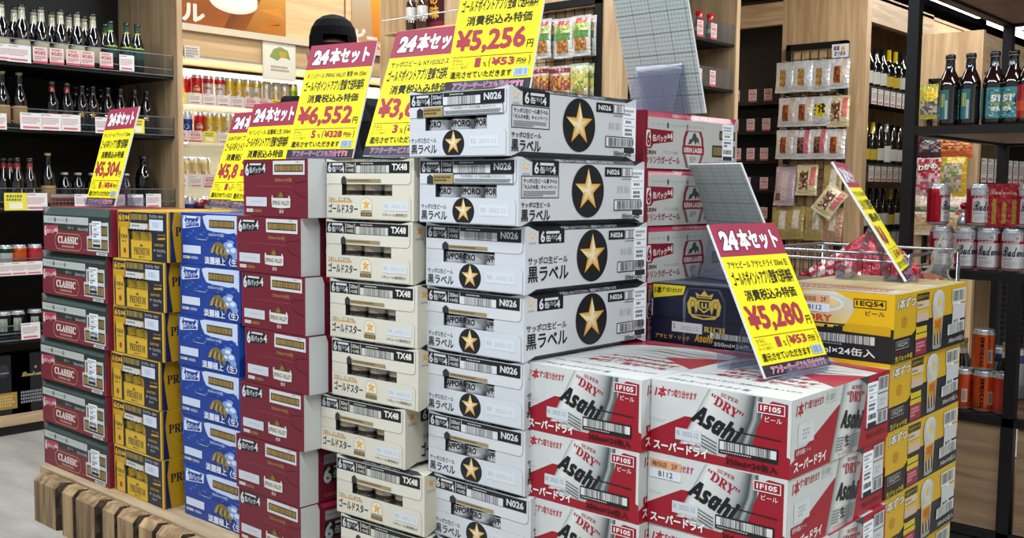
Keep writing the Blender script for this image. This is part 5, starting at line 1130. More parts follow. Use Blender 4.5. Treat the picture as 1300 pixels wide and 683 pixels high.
    m = M(); m.box((-.024, .106, 1.606), (.024, .112, 1.614), '#8a4c44'); m.build('mouth', 'skin', t)
    m = M(); N_ = 24; rg = [(1.672, 1.0), (1.70, 1.03), (1.74, 1.02), (1.775, .93), (1.805, .74), (1.822, .48), (1.830, .2)]
    for (z, r), (z2, r2) in zip(rg, rg[1:]):
        for k in range(N_):
            t0, t1 = 2*PI*k/N_, 2*PI*(k+1)/N_
            if z < 1.71 and abs((t0+t1)/2-1.5*PI) < .42: continue     # adjuster opening at the back
            f = lambda r, tt, z: (.094*r*math.cos(tt), .108*r*math.sin(tt)+.006, z)
            m.poly([f(r, t0, z), f(r, t1, z), f(r2, t1, z2), f(r2, t0, z2)], '#08080a', True)
    m.poly([(.094*.2*math.cos(2*PI*k/N_), .108*.2*math.sin(2*PI*k/N_)+.006, 1.83) for k in range(N_)], '#08080a')
    m.build('cap', 'cloth', t)
    m = M(); m.poly([(-.07, .085, 1.685)]+[(-.075+.15*k/8, .10+.085*math.sin(PI*k/8), 1.676) for k in range(9)]+[(.07, .085, 1.685)], '#08080a'); m.build('cap_peak', 'cloth', t)
    m = M(); m.tube([(-.045, -.103, 1.676), (-.02, -.112, 1.675), (.02, -.112, 1.675), (.045, -.103, 1.676)], .006, '#0c0c0e'); m.build('cap_strap', 'cloth', t)
    for s in (-1, 1):
        m = M()
        for (y, w, h), (y2, w2, h2) in zip([(-.09, .034, .06), (-.04, .042, .085), (.04, .046, .07), (.12, .047, .05), (.17, .03, .035)], [(-.04, .042, .085), (.04, .046, .07), (.12, .047, .05), (.17, .03, .035), (.18, .012, .02)]):
            for a, b in (((-1, 0), (-.8, 1)), ((-.8, 1), (.8, 1)), ((.8, 1), (1, 0))): m.poly([(a[0]*w, y, a[1]*h), (b[0]*w, y, b[1]*h), (b[0]*w2, y2, b[1]*h2), (a[0]*w2, y2, a[1]*h2)], '#131314', True)
        m.build('shoe', 'cloth', t, (s*.117, .0, .001))
    return t
figure()

# ---------------------------------------------------------------- snack bags on hooks
def bag(w, h, base, style, seed):
    def f():
        m = M(); rr = random.Random(seed); nx, nz = 12, 16; th = .016
        def pt(i, j, sgn):
            a = i/nx*2-1; b = j/nz; bulge = th*max(0, 1-a*a)**.6*max(0, math.sin(PI*min(1, max(0, (b-.06)/.86))))**.6
            return Vector((a*w/2*(1-.05*math.sin(PI*b)), -sgn*bulge-.001*sgn + (rr2[(i, j)] if 0 < i < nx and 0 < j < nz else 0), b*h))
        rr2 = {(i, j): rr.uniform(-.0018, .0018) for i in range(nx+1) for j in range(nz+1)}
        for sgn in (1, -1):
            for i in range(nx):
                for j in range(nz):
                    q = [pt(i, j, sgn), pt(i+1, j, sgn), pt(i+1, j+1, sgn), pt(i, j+1, sgn)]
                    u, v = (i+.5)/nx, (j+.5)/nz; c = base
                    if sgn == 1: c = style(u, v, rr) or base
                    m.poly(q if sgn == 1 else q[::-1], c, True)
        return m
    return f
def st_window(food, lab):   # silver bag with a food window and a white strip label
    def s(u, v, rr):
        if .62 < u < .85 and v > .2: return lab
        if .25 < u < .68 and .2 < v < .78: return rr.choice(food)
    return s
def st_art(cols):
    def s(u, v, rr):
        for v0, v1, u0, u1, c in cols:
            if v0 <= v < v1 and u0 <= u < u1: return c if isinstance(c, str) else rr.choice(c)
    return s
SIL = '#cdd0d4'
BAGS = {
 'fries': (.135, .20, SIL, st_window(['#b08a4c', '#c09c5c', '#8a6a3c'], '#c4c8cc')),
 'jerky': (.135, .19, SIL, st_window(['#8a4422', '#a8542a', '#6a3218'], '#c9b8a8')),
 'darkj': (.135, .19, SIL, st_window(['#4a2420', '#5c342c', '#7a5c50'], '#c86a72')),
 'yelb': (.14, .19, SIL, st_art([(.3, .75, .2, .75, ['#1a1a18', '#c8b81c', '#d8c82c'])])),
 'cream': (.145, .20, '#cfc39c', st_art([(.2, .8, .15, .6, ['#5c3428', '#cfc4a4', '#8a6a54']), (.3, .95, .65, .9, '#c86a6a')])),
 'pinkp': (.15, .26, '#b9a4b4', st_art([(.15, .9, .35, .65, '#c9bcc0'), (.1, .3, .1, .35, '#6a4438')])),
 'khaki': (.14, .22, '#a8935c', st_art([(.3, .85, .4, .75, '#cfcabc')])),
 'tan': (.14, .22, '#b08a74', st_art([(.3, .85, .35, .65, '#cfc6bc')])),
 'nuts': (.115, .195, '#c9ccc8', st_art([(.12, .45, .2, .8, ['#b87a3c', '#c9955c', '#a0642c']), (.45, .62, .1, .9, '#5c8a4c'), (.62, .82, .1, .9, ['#c9b050', '#6aa04c', '#d0c070']), (.82, .92, .2, .8, '#a04a44')])),
 'choc': (.115, .195, '#c8c0b0', st_art([(.1, .4, .2, .8, ['#c98a5c', '#d0a070']), (.4, .75, .0, 1, ['#a8443c', '#c0a04c', '#8a3a34']), (.8, .95, 0, 1, '#7a2c34')])),
 'greenp': (.115, .195, '#b8c0a0', st_art([(.1, .35, .2, .8, ['#c98a5c', '#6a9a4c']), (.4, .8, .0, 1, ['#7a9a4c', '#d0c070', '#c8b060'])])),
 'ume': (.20, .26, '#c4a4a4', st_art([(.5, .85, .05, .9, ['#8a1c28', '#a02430', '#c8a0a0']), (0, .5, 0, 1, ['#a84c64', '#c08a94', '#8a3448', '#d0b8b4'])])),
 'goldb': (.17, .255, '#b8941c', st_art([(.12, .72, .18, .82, ['#a88a7c', '#c0a49c', '#8a7468', '#5c8a3c']), (.76, .88, .3, .9, '#d8c060')])),
 'puff': (.18, .24, '#c9b8a8', st_art([(.1, .5, .1, .9, ['#c8a878', '#b89460', '#c8b8a0']), (.55, .7, .1, .7, '#5c6a50'), (.5, .62, .6, .9, '#a82830')])),
 'orang': (.2, .14, '#b8542c', st_art([(.3, .8, .1, .9, ['#c8703c', '#8a3420', '#d8a060'])])),
 'darkb': (.17, .14, '#3a2430', st_art([(.3, .8, .1, .9, ['#5c2c3c', '#2c1c24', '#8a8a84'])])),
 'yelgr': (.15, .2, '#a8a44c', st_art([(.55, .8, .3, .8, '#c8a824'), (.1, .5, .2, .8, ['#5c5450', '#7a6c60', '#a8a49c'])])),
}
def hang(key, loc, label, group, lean=0, rz=0):
    w, h, base, st = BAGS[key]
    me = cached(('bag', key), lambda: bag(w, h, base, st, hash_(key))().mesh('snack_bag', 'film'))
    o = put('snack_bag', me, None, (loc[0], loc[1], loc[2]-h), (lean, 0, rz)); tag(o, label, 'snack', group)
    if key == 'ume': 
        m = M(); q = P(m, (-.09, -.0175, .20), (1, 0, 0), (0, 0, -1)); q.text('果わかめ', 0, 0, 150, 38, '#e4dcd4', .05, rot=8, out=('#2c1418', .05)); m.build('printed_name', 'paper', o)
    return o
def hash_(s): return sum(ord(c)*(i+3) for i, c in enumerate(s))
def wire_panel(parent, x0, x1, y, z0, z1, off, step=.05, mt='black_steel'):
    m = M(); x = x0
    while x <= x1: m.box((x-.0018, y-.002, z0), (x+.0018, y+.002, z1)); x += step
    z = z0
    while z <= z1: m.box((x0, y-.005, z-.0018), (x1, y-.002, z+.0018)); z += step
    o = m.build('wire_grid', mt, parent, off); o['kind'] = 'stuff'; return o
# display end panel and shelves behind the lager stack (front plane y = 4.07)
YA = 4.07
ga = thing('shelving_bay', 'wooden shelving bay with a wire snack grid, behind the star stack', 'shelf', (-3.8, YA, 0)); ofA = (3.8, -YA, 0)
def pa(m, n, mt): return m.build(n, mt, ga, ofA)
pa(M().box((-4.66, YA, 0), (-3.62, YA+.05, 2.9)), 'end_board', 'oak_upright'); pa(M().box((-3.62, YA+.03, 0), (-3.02, YA+.06, 2.9)), 'grid_backing', 'oak_upright')
pa(M().box((-3.02, YA-.01, 0), (-2.90, YA+.04, 2.9)), 'corner_post', 'oak_upright')
pa(M().box((-3.62, YA+.055, 0), (-3.25, 5.2, 2.9)), 'core_panel', 'black_panel')
pa(M().box((-3.25, 5.13, 0), (-2.895, 5.17, 2.9)), 'divider_panel', 'oak_upright')
for a, b in (((-3.62, YA-.03, .3), (-3.585, YA, 2.07)), ((-3.055, YA-.03, .3), (-3.02, YA, 2.07)), ((-3.62, YA-.03, 2.035), (-3.02, YA, 2.07))): pa(M().box(a, b), 'grid_frame', 'black_steel')
wire_panel(ga, -3.57, -3.07, YA+.01, .4, 2.03, ofA, .06)
m = M()
for x in (-3.47, -3.345, -3.225):
    for z in (1.925, 1.70): pa(M().tube([(x, YA+.005, z), (x, YA-.10, z+.004)], .0022, '#8a8c90'), 'hook', 'metal')
for k, (u, v, key, lab) in enumerate(((692.5, 25, 'nuts', 'snack bag on the upper hooks of the wire grid, left of three'), (719, 24, 'nuts', 'snack bag on the upper hooks of the wire grid, middle of three'), (742, 20, 'nuts', 'snack bag on the upper hooks of the wire grid, right of three'),
        (689, 85, 'choc', 'red and cream snack bag on the lower hooks, left of three'), (716, 84, 'choc', 'red and cream snack bag on the lower hooks, middle of three'), (739, 81, 'greenp', 'green snack bag on the lower hooks, right of three'))):
    for d in (0, 1):
        if d and k in (1, 4): continue
        p = onY(u, v, YA-.045); hang(key, (p.x+d*.008, p.y+.035*d-.02, p.z), lab if not d else 'rear bag hanging behind the '+lab.split(' on ')[0].split(' snack')[0]+' one, '+('upper' if k < 3 else 'lower')+' hooks, '+['left', '', 'right'][k % 3], 'snack bags on the wire grid')
SA = [(1.945, 2.02), (1.695, 1.77), (1.44, 1.5), (1.2, 1.27)]
for i, (zb, zt) in enumerate(SA):
    s = pa(M().box((-3.25, YA+.05, zb-.012), (-2.905, 5.13, zb)), 'shelf', 'black_panel')
    M().box((-2.909, YA+.05, zb-.01), (-2.905, 5.13, zt+.03)).build('clear_rail', 'rail_acrylic', s)
    for y in ((4.22, 4.35, 4.49, 4.62, 4.76, 4.9) if i < 2 else (4.3, 4.6, 4.9)): tagcard(s, (-2.902, y, zb+.045), .06, .085, 'pink', nm='price_tag')
for k, u in enumerate((799, 887.5-.01, 902-.5, 916)):
    p = onX(u, 25, -2.98)
    if p.y < 5.1: place('spice_bottle', 'spice', lambda: bottle('spice'), (p.x, p.y, SA[0][0]+.0008), 'red-capped spice bottle on the upper shelf behind the turned sign, %s from left' % ORD[k], 'bottle', 'red-capped bottles', 0)
for k, (y, z) in enumerate(((4.62, 1), (4.76, 1), (4.30, 1), (4.45, 1))):
    place('spice_bottle', ('sp', 2), lambda: starb('small', ('band', '#b8a890', '#a02c2c')), (-2.99, y, SA[z][0]+.0008), 'dark sauce bottle with patterned label on the second shelf, %s' % ORD[k], 'bottle', 'sauce bottles on the second shelf')
# tea bottles on a small wire shelf at the end board
pa(M().tube([(-4.5, YA-.12, 2.08), (-3.9, YA-.12, 2.08)], .004, '#c9cacc'), 'shelf_wire', 'metal'); pa(M().box((-4.5, YA-.12, 2.0), (-3.75, YA-.001, 2.01)), 'bracket_shelf', 'oak_level_x')
for k, u in enumerate((522, 536.5)):
    p = onY(u, 20, YA-.07); o = place('tea_bottle', ('tea', k), lambda: starb('tea', ('band', ['#d4d2ca', '#a8a4a0'][k], '#26241f')), (p.x, p.y, 2.011), 'plastic tea bottle with %s label above the ¥3,62 sign' % ['white', 'grey'][k], 'bottle', 'tea bottles on the bracket shelf', CAMDIR(p.x, p.y))
m = M().box((-.075, 0, 0), (.075, .004, .45), '#3c1420'); q = P(m, (-.075, 0, .45), (1, 0, 0), (0, 0, -1)); q.rect(0, 380, 150, 450, '#7a1c34'); q.text('の', 45, 235, 105, 285, '#d8a02c', .05); q.text('味', 40, 290, 115, 365, '#d8a02c', .05)
p = onY(551, 40, YA-.01); o = m.build('banner_card', 'paper', None, (p.x, YA-.012, 1.99)); tag(o, 'dark red hanging banner with gold brush characters beside the tea bottles', 'banner')

# ---------------------------------------------------------------- wine bay with the snack column (front plane y = 6.43)
YB = 6.43
gb = thing('wine_bay', 'tall wooden bay with silver snack bags in front and wine shelves on its side', 'shelf', (-3.1, YB, 0)); ofB = (3.1, -YB, 0)
def pb(m, n, mt): return m.build(n, mt, gb, ofB)
pb(M().box((-4.9, YB-.02, 2.25), (-3.27, YB+.03, 2.40)), 'fascia_board', 'oak_level_x')
pb(M().box((-4.9, YB+.03, 2.40), (-3.27, YB+.3, 2.43)), 'crown_board', 'black_panel')
pb(M().box((-3.27, YB-.02, 0), (-2.69, YB+.05, 2.95)), 'front_board', 'oak_upright')
pb(M().box((-2.74, YB+.05, 2.22), (-2.69, 7.58, 2.40)), 'side_fascia', 'oak_level_y'); pb(M().box((-3.27, YB+.05, 2.37), (-2.69, 9.4, 2.39)), 'top_board', 'oak_level_y')
pb(M().box((-2.74, 7.6, 2.14), (-2.70, 9.4, 2.39)), 'rear_fascia', 'maple_level_y')
pb(M().box((-3.27, YB+.05, 0), (-3.2, 9.4, 2.37)), 'core_panel', 'oak_upright'); pb(M().box((-4.9, YB+.33, 0), (-3.27, YB+.36, 2.40)), 'rear_panel', 'black_panel')
pb(M().box((-4.9, YB-.01, 0), (-3.27, YB+.33, .1)), 'kick_base', 'black_panel')
zs = [1.735, 1.535, 1.335, 1.135, .93, .73, .52, .3]
for i, z in enumerate(zs):
    s = pb(M().box((-4.9, YB-.01, z-.012), (-3.27, YB+.33, z)), 'shelf', 'black_panel')
    M().box((-4.9, YB-.016, z+.0), (-3.27, YB-.012, z+.10)).build('clear_rail', 'rail_acrylic', s)
    for x in (-3.60, -3.49, -3.37): tagcard(s, (x+random.uniform(-.02, .02), YB-.02, z+.05), .06, .085, 'pink', ux=(1, 0, 0))
pb(M().box((-3.20, YB-.05, .45), (-2.83, YB-.02, 2.08)), 'grid_backing', 'oak_upright')
for a, b in (((-3.215, YB-.07, .4), (-3.185, YB-.02, 2.10)), ((-2.84, YB-.07, .4), (-2.80, YB-.02, 2.10)), ((-3.215, YB-.07, 2.06), (-2.80, YB-.02, 2.10))): pb(M().box(a, b), 'grid_frame', 'black_steel')
wire_panel(gb, -3.17, -2.86, YB-.055, .5, 2.05, ofB, .06)
m = M().box((-.055, -.006, 0), (.055, 0, .085), '#d8dadd'); q = P(m, (-.055, -.006, .085), (1, 0, 0), (0, 0, -1)); q.text('銘酒', 12, 10, 50, 40, '#4a2458', .05); q.ell(74, 30, 12, 14, '#d8a424', 12); q.text('おつまみ', 18, 44, 92, 74, '#4a2458', .05)
p = onY(1067, 65, YB-.08); m.build('topic_card', 'paper', gb, (p.x+3.1, p.y-YB, p.z-.04))
Bb = [  # u, v of the bag's top, kind
 (997, 79, 'fries'), (1020, 77, 'fries'), (1043, 76, 'fries'), (1066, 74, 'jerky'),
 (1000, 124, 'jerky'), (1021, 123, 'jerky'), (1043, 122, 'yelb'), (1065, 121, 'cream'),
 (997, 165, 'jerky'), (1019, 165, 'darkj'), (1040, 164, 'darkj'), (1061, 164, 'jerky'),
 (996, 211, 'pinkp'), (1024, 209, 'cream'), (1056, 209, 'khaki'),
 (991, 262, 'khaki'), (1008, 261, 'khaki'), (1034, 262, 'khaki'), (1057, 263, 'tan')]
rn = ['first', 'second', 'third', 'fourth', 'fifth']; cnt = {}
NM = dict(fries='silver bag of pale sticks', jerky='silver bag of dried snacks', darkj='silver bag of dark jerky', yelb='silver bag with yellow label', cream='cream snack bag', pinkp='pale mauve paper bag', khaki='khaki paper snack bag', tan='tan paper snack bag')
rows_ = [4, 8, 12, 15, 19]; m = M()
for k, (u, v, key) in enumerate(Bb):
    r_ = next(i for i, e in enumerate(rows_) if k < e); c_ = k - ([0]+rows_)[r_]
    p = onY(u, v, YB-.14); hang(key, (p.x, p.y, p.z), '%s on the tall wooden column, %s row, %s from left' % (NM[key], ORD[r_], ORD[c_]), 'snack bags on the wooden column', lean=(-.06 if r_ < 3 else -.14), rz=[0, .1, -.08, .05][k % 4])
    if r_ < 3 and k % 2 == 0: hang(key, (p.x+.015, p.y+.045, p.z), 'rear %s on the wooden column, %s row, %s hook' % (NM[key], ORD[r_], ORD[c_]), 'snack bags on the wooden column', lean=-.05)
    pb(M().tube([(p.x, YB-.05, p.z+.003), (p.x, YB-.17, p.z+.008)], .0022, '#8a8c90'), 'hook', 'metal')
p = onY(1045, 258, YB-.2); o = hang('cream', (p.x-.02, p.y, p.z+.13), 'snack bag hanging crooked on a corner at the lower hooks of the wooden column', 'snack bags on the wooden column'); o.rotation_euler = (-.1, .6, .2)
# wine side (faces +x), shelves full of bottles
WZ = [(1.80, 'w'), (1.30, 'w'), (.86, 'w'), (.42, 'w')]
for i, (z, _) in enumerate(WZ):
    s = pb(M().box((-3.2, YB+.05, z-.03), (-2.70, 9.3, z)), 'shelf', 'black_panel')
    M().box((-2.70, YB+.05, z-.10), (-2.694, 9.3, z+.02)).build('clear_rail', 'rail_acrylic', s)
    y = YB+.14; k = 0
    while y < 8.2: tagcard(s, (-2.692, y, z-.045), .085, .10, 'plain'); y += .105; k += 1
    y = YB+.12; k = 0
    while y < 7.75:
        kd = ['wine_white', 'wine', 'wine', 'wine', 'wine_gold', 'wine_gold', 'wine', 'wine_white', 'wine', 'wine'][(k+i*3) % 10] if i < 2 else ['wine', 'wine', 'wine_gold', 'wine', 'wine'][(k+i) % 5]
        place('wine_bottle', ('w', kd), lambda: bottle(kd), (-2.78, y, z+.0008), '%s on the %s shelf of the wine bay, %s from the front' % ({'wine': 'dark wine bottle', 'wine_gold': 'yellow-necked wine bottle', 'wine_white': 'pale-labelled wine bottle'}[kd], ORD[i], ORD[k]), 'bottle', 'wine bottles on the %s shelf' % ORD[i], CAMDIR(-2.78, y))
        if i < 2: place('wine_bottle', ('w', kd), lambda: bottle(kd), (-2.89, y+.05, z+.0008), 'wine bottle in the rear row of the %s shelf of the wine bay, %s' % (ORD[i], ORD[k]), 'bottle', 'rear wine bottles on the %s shelf' % ORD[i])
        y += .115; k += 1

# ---------------------------------------------------------------- wooden column with bright snack bags (front plane y = 6.16)
YD = 6.16
gc = thing('snack_bay', 'light wooden bay with colourful snack bags seen through the black shelf rack', 'shelf', (-2.0, YD, 0)); ofC = (2.0, -YD, 0)
def pd(m, n, mt): return m.build(n, mt, gc, ofC)
pd(M().box((-2.27, YD, 1.80), (-1.905, YD+.04, 2.06)), 'front_board', 'oak_upright'); pd(M().box((-2.27, YD, 0), (-2.19, YD+.04, 1.80)), 'left_stile', 'oak_upright'); pd(M().box((-1.975, YD, 0), (-1.905, YD+.04, 1.80)), 'right_stile', 'oak_upright')
pd(M().box((-2.19, YD+.025, 0), (-1.975, YD+.05, 1.80)), 'grid_backing', 'oak_upright')
pd(M().box((-2.27, YD+.05, 0), (-2.23, 7.9, 2.05)), 'core_panel', 'oak_upright'); pd(M().box((-1.955, YD+.04, 1.83), (-1.915, 7.9, 2.05)), 'side_fascia', 'oak_level_y')
for a, b in (((-2.195, YD-.02, .2), (-2.18, YD+.02, 1.80)), ((-1.99, YD-.02, .2), (-1.975, YD+.02, 1.80)), ((-2.195, YD-.02, 1.785), (-1.975, YD+.02, 1.80))): pd(M().box(a, b), 'grid_frame', 'black_steel')
wire_panel(gc, -2.175, -2.0, YD+.01, .3, 1.78, ofC, .05)
for i, z in enumerate((1.5, 1.22, .94, .66)):
    s = pd(M().box((-2.23, YD+.05, z-.02), (-1.92, 7.8, z)), 'shelf', 'black_panel')
    y = YD+.15
    while y < 7.3: tagcard(s, (-1.915, y, z+.05), .10, .14, 'plain'); y += .125
for k, (u, v, key, lab) in enumerate(((1181, 107, 'yelgr', 'yellow and grey snack bag beside the tall dark bottles'), (1213, 170, 'orang', 'orange snack bag top behind the upper rack board'), (1181, 172, 'darkb', 'dark snack bag left of the orange one'),
        (1178, 195, 'ume', 'pink and red seaweed snack bag seen through the black rack'), (1210, 193, 'goldb', 'gold-edged snack bag seen through the black rack'), (1212, 246, 'puff', 'cream puffed-snack bag behind the red cans'), (1176, 246, 'puff', 'cream snack bag behind the leftmost red can'))):
    p = onY(u, v, YD-.08); hang(key, (p.x, p.y, p.z), lab, 'bright snack bags')
# bright wooden fascia farther back and the ceiling edge
t = thing('far_bay', 'distant wooden bay behind the black rack at the far right', 'shelf', (-1.9, 10.5, 0))
M().box((-.9, 0, 0), (2.6, .4, 2.05)).build('tall_board', 'oak_upright', t); M().box((-.9, -.03, 1.8), (2.6, 0, 2.1)).build('fascia_board', 'oak_level_x', t)
t = thing('far_shelf', 'distant dark shelf unit behind the rack at the right edge', 'shelf', (-.8, 7.6, 0))
M().box((-.9, 0, 0), (1.6, .05, 1.95)).build('rear_panel', 'black_panel', t); M().box((-.9, -.04, 1.72), (1.6, 0, 1.95)).build('fascia_board', 'oak_level_x', t)
for z in (.5, .85, 1.2, 1.5):
    s = M().box((-.9, -.3, z-.02), (1.6, 0, z)).build('shelf', 'black_panel', t)
    for k in range(9): tagcard(s, (-.8+k*.17, -.31, z+.03), .1, .11, 'plain', ux=(1, 0, 0))

# ---------------------------------------------------------------- black steel rack at the right (front plane y = 3.2)
YR = 3.2; XL = -1.215; XR = -.845
rk = thing('steel_rack', 'black steel rack with bottles and red cans at the right edge', 'rack', (-1.0, YR, 0)); ofR = (1.0, -YR, 0)
def pr_(m, n, mt): return m.build(n, mt, rk, ofR)
YRb = YR+.95
for nm, (x, y) in (('post', (XL, YR)), ('post', (XL, YRb)), ('post', (-.55, YRb))): pr_(M().box((x, y, 0), (x+.034, y+.034, 2.4 if y == YR else 2.3)), 'post', 'black_steel')
pr_(M().box((-.888, YR, 0), (-.855, YR+.034, .885)), 'post', 'black_steel')
pr_(M().box((-.55, YR, 0), (-.515, YR+.034, 2.4)), 'post', 'black_steel')
for z, n in ((1.328, 0), (.893, 1), (.463, 2), (.115, 3)):
    pr_(M().box((XL+.034, YR, z-.008), (-.55, YR+.03, z+.018)), 'front_rail', 'black_steel'); pr_(M().box((XL+.034, YRb, z-.008), (-.55, YRb+.03, z+.018)), 'rear_rail', 'black_steel'); pr_(M().box((XL+.005, YR+.034, z-.008), (XL+.03, YRb, z+.018)), 'side_rail', 'black_steel')
    pr_(M().box((XL+.034, YR+.031, z+.001), (-.55, YRb-.001, z+.016)), 'shelf_board', 'walnut_ply')
pr_(M().box((-1.215, YR+.002, 1.765), (-.5, YR+.03, 1.80)), 'top_front_rail', 'black_steel'); pr_(M().box((XL, YR+.034, 1.765), (XL+.034, YRb, 1.80)), 'top_side_rail', 'black_steel'); pr_(M().box((XL+.036, YRb, 1.765), (-.5, YRb+.03, 1.80)), 'top_rear_rail', 'black_steel'); pr_(M().box((XL+.036, YR+.034, 1.775), (-.5, YRb-.001, 1.795)), 'top_board', 'walnut_ply')
pr_(M().box((-1.10, YR+.01, .135), (-.893, YR+.03, .455)), 'lower_board', 'oak_shaded')
pr_(M().box((XL+.034, YR+.012, .0), (-.55, YR+.03, .10)), 'kick_board', 'black_panel'); pr_(M().box((-.845, YR+.01, .135), (-.55, YR+.03, .455)), 'lower_board', 'oak_shaded')
pr_(M().box((XL+.034, YRb-.03, .48), (-.55, YRb-.02, .888)), 'mesh_back', 'black_panel')
wire_panel(rk, XL+.05, -.57, YRb-.04, .49, .88, ofR, .022, 'rail_steel')
def ipa(k):
    def f():
        m, p = bottle('ipa')
        p.rect(-30, 8, 30, 98, '#347f88'); rr = random.Random(4)
        for i in range(60): 
            x, y = rr.uniform(-27, 24), rr.uniform(12, 92); p.poly([(x, y), (x+5, y+2), (x+6, y+5), (x+1, y+4)], rr.choice(['#6ab4b8', '#16304c', '#b9d4c4', '#c9b84c']))
        p.poly([(-20, 26), (22, 26), (22, 62), (2, 86), (-20, 66)], '#141a2c'); p.text('51', -16, 30, 10, 50, '#e0e4e4', .04); p.text('ST', 11, 31, 19, 38, '#e0e4e4', .03); p.text('STATE', -15, 53, 14, 61, '#c9b030', .03); p.text('IPA', -13, 64, 12, 77, '#e0e4e4', .04)
        p.rect(40, 8, 66, 98, '#1c6a70'); p.rect(43, 20, 54, 60, '#c9c030'); p.bars(56, 40, 64, 96, '#e0e4e4', 6, 3); p.rect(-66, 8, -40, 98, '#3a8a90')
        q = wrap(m, 14.8, .188); q.text('IPA', -9, 3, 9, 14, '#d8dce0', .05); q.rect(-14, 0, 14, 1.2, '#6a8aa0')
        return m
    return f
for k, (u, rot) in enumerate(((1202.5, -1.75), (1228.5, -1.7), (1259, .55), (1283, -.1))):
    p = onY(u, 155, YR+.06); place('ale_bottle', 'ipa', ipa(0), (p.x, YR+.066, 1.347), 'brown ale bottle with turquoise label on the top rack board, %s from left' % ORD[k], 'bottle', 'ale bottles on the rack', rot)
def redipa():
    m, p = bottle('ipa'); p.rect(-60, 4, 60, 100, '#a01c28'); p.rect(-60, 50, 60, 80, '#c84830'); p.poly([(-30, 100), (0, 50), (10, 60), (-10, 100)], '#5c9a4c'); p.poly([(-10, 100), (10, 60), (18, 70), (8, 100)], '#c8b830'); q = wrap(m, 15.2, .2); q.rect(-30, -8, 30, 6, '#a01c28'); return m
p = onY(1303, 155, YR+.06); place('ale_bottle', 'ipar', redipa, (p.x, YR+.062, 1.347), 'brown ale bottle with red label at the right end of the top rack board', 'bottle', None, 0)
def bud():
    m = can(('#a81428', '#a81428', '#a81428'), 26, .033, .128); q = wrap(m, 33.3, .128)
    for x0 in (-14, ):
        q.rect(-28, 44, 58, 116, '#c4c6ca'); q.rect(60, 44, 96, 116, '#c4c6ca')
        q.text('𝓑𝓾𝓭𝔀𝓮𝓲𝓼𝓮𝓻', -25, 52, 66, 82, '#1a1e2c', .02); q.tiny(-22, 86, 22, 92, 1, '#8a8e98', 3, 3); q.tiny(-20, 98, 20, 110, 3, '#a8abb4', 4, 2)
    q.rect(-34, 12, 34, 36, '#a9adb4'); q.rect(60, 12, 100, 36, '#a9adb4')
    for a, b in ((-12, 24), (12, 25), (-22, 22)): q.ell(a, b, 13, 9, '#c4c7cc', 18)
    q.poly([(-34, 36), (-20, 30), (0, 35), (20, 31), (34, 36), (34, 44), (-34, 44)], '#a81428')
    q.ell(16, 27, 13, 14, '#c9ccd2', 18); q.ring(16, 27, 13, 14, 1.5, '#7a7e88', 18); q.text('AB', 11, 23, 21, 31, '#6a6e78', .02); q.poly([(-28, 20), (-16, 16), (-6, 22), (-4, 32), (-18, 36), (-27, 30)], '#c4c7cc'); q.text('LAGER', -22, 38.5, 22, 43, '#d8d4d4', .02)
    return m
zc = .912
BU = [(1182, .9), (1193.5, .25), (1225.0, .05), (1254, -.25), (1285, -.15)]
for k, (u, r_) in enumerate(BU):
    p = onY(u, 340, YR+.05); place('beer_can', 'bud', bud, (p.x+(.006 if k == 0 else 0), YR+.048+(.075 if k == 0 else 0), zc), 'red and white lager can in the lower row on the rack, %s from left' % ORD[k], 'can', 'lager cans, lower row', CAMDIR(p.x, YR)+r_, 'metal')
m = M().box((-1.17, YR+.012, 0), (-.80, YR+.12, .003)); o = m.build('clear_divider', 'rail_acrylic', None, (0, 0, zc+.1285)); tag(o, 'thin clear sheet between the two rows of red cans', 'sheet')
for k, (u, r_) in enumerate(((1190, 1.1), (1240.5, .35), (1305, .1))):
    p = onY(u, 285, YR+.05); place('beer_can', 'bud', bud, (p.x, YR+.05, zc+.132), 'red and white lager can in the upper row on the rack, %s from left' % ORD[k], 'can', 'lager cans, upper row', CAMDIR(p.x, YR)+r_, 'metal')
def budbox():
    m = M(); m.box((-.052, -.05, 0), (.052, .05, .128), '#8c1424'); q = P(m, (-.052, -.05, .128), (1, 0, 0), (0, 0, -1)); q.text('𝓑𝓾𝓭𝔀𝓮𝓲𝓼𝓮𝓻', 12, 16, 92, 32, '#c8a8a0', .0)
    for k in range(3): q.rect(20+k*28, 52+k % 2*8, 32+k*28, 118, '#9a7a30'); q.ell(26+k*28, 50+k % 2*8, 5, 6, '#9a7a30', 10)
    return m
p = onY(1275, 285, YR+.07); o = put('can_carton', budbox().mesh('can_carton', 'film'), None, (p.x+.004, YR+.09, zc+.132)); tag(o, 'glossy dark red multipack behind the upper row of lager cans', 'carton')
m = M(); m.lathe([(.02, 0, '#b9bcc0'), (.022, .01, '#b9bcc0'), (.012, .03, '#c9ccd0'), (.006, .045, '#c9ccd0'), (.010, .05, '#a8142a'), (.014, .06, '#a8142a'), (.010, .07, '#a8142a')], 10); p = onY(1220.5, 290, YR+.08); o = m.build('bottle_stopper', 'metal', None, (p.x, YR+.1, zc+.132)); tag(o, 'small silver tap with a red knob between the upper red cans', 'stopper')
def dog(c):
    def f():
        m = can((c, c, c), 24, .033, .125); q = wrap(m, 33.3, .125)
        s_, w = 'BREWDOG', 84/7
        vs = None
        q.text('BREWDOG', -40+0, 0, 44, 0.01, '#1c1412') if False else None
        for i, ch in enumerate('BREWDOG'):
            q.text(ch, -20, 25+i*12, -3, 36+i*12, '#1c1412', .03, rot=-90)
        q.rect(4, 60, 20, 100, '#c8b8a8'); q.bars(6, 64, 18, 96, '#3c2c28', 8, 3); q.tiny(26, 30, 44, 100, 8, '#6a2c14', 4, 4)
        return m
    return f
zb = .482
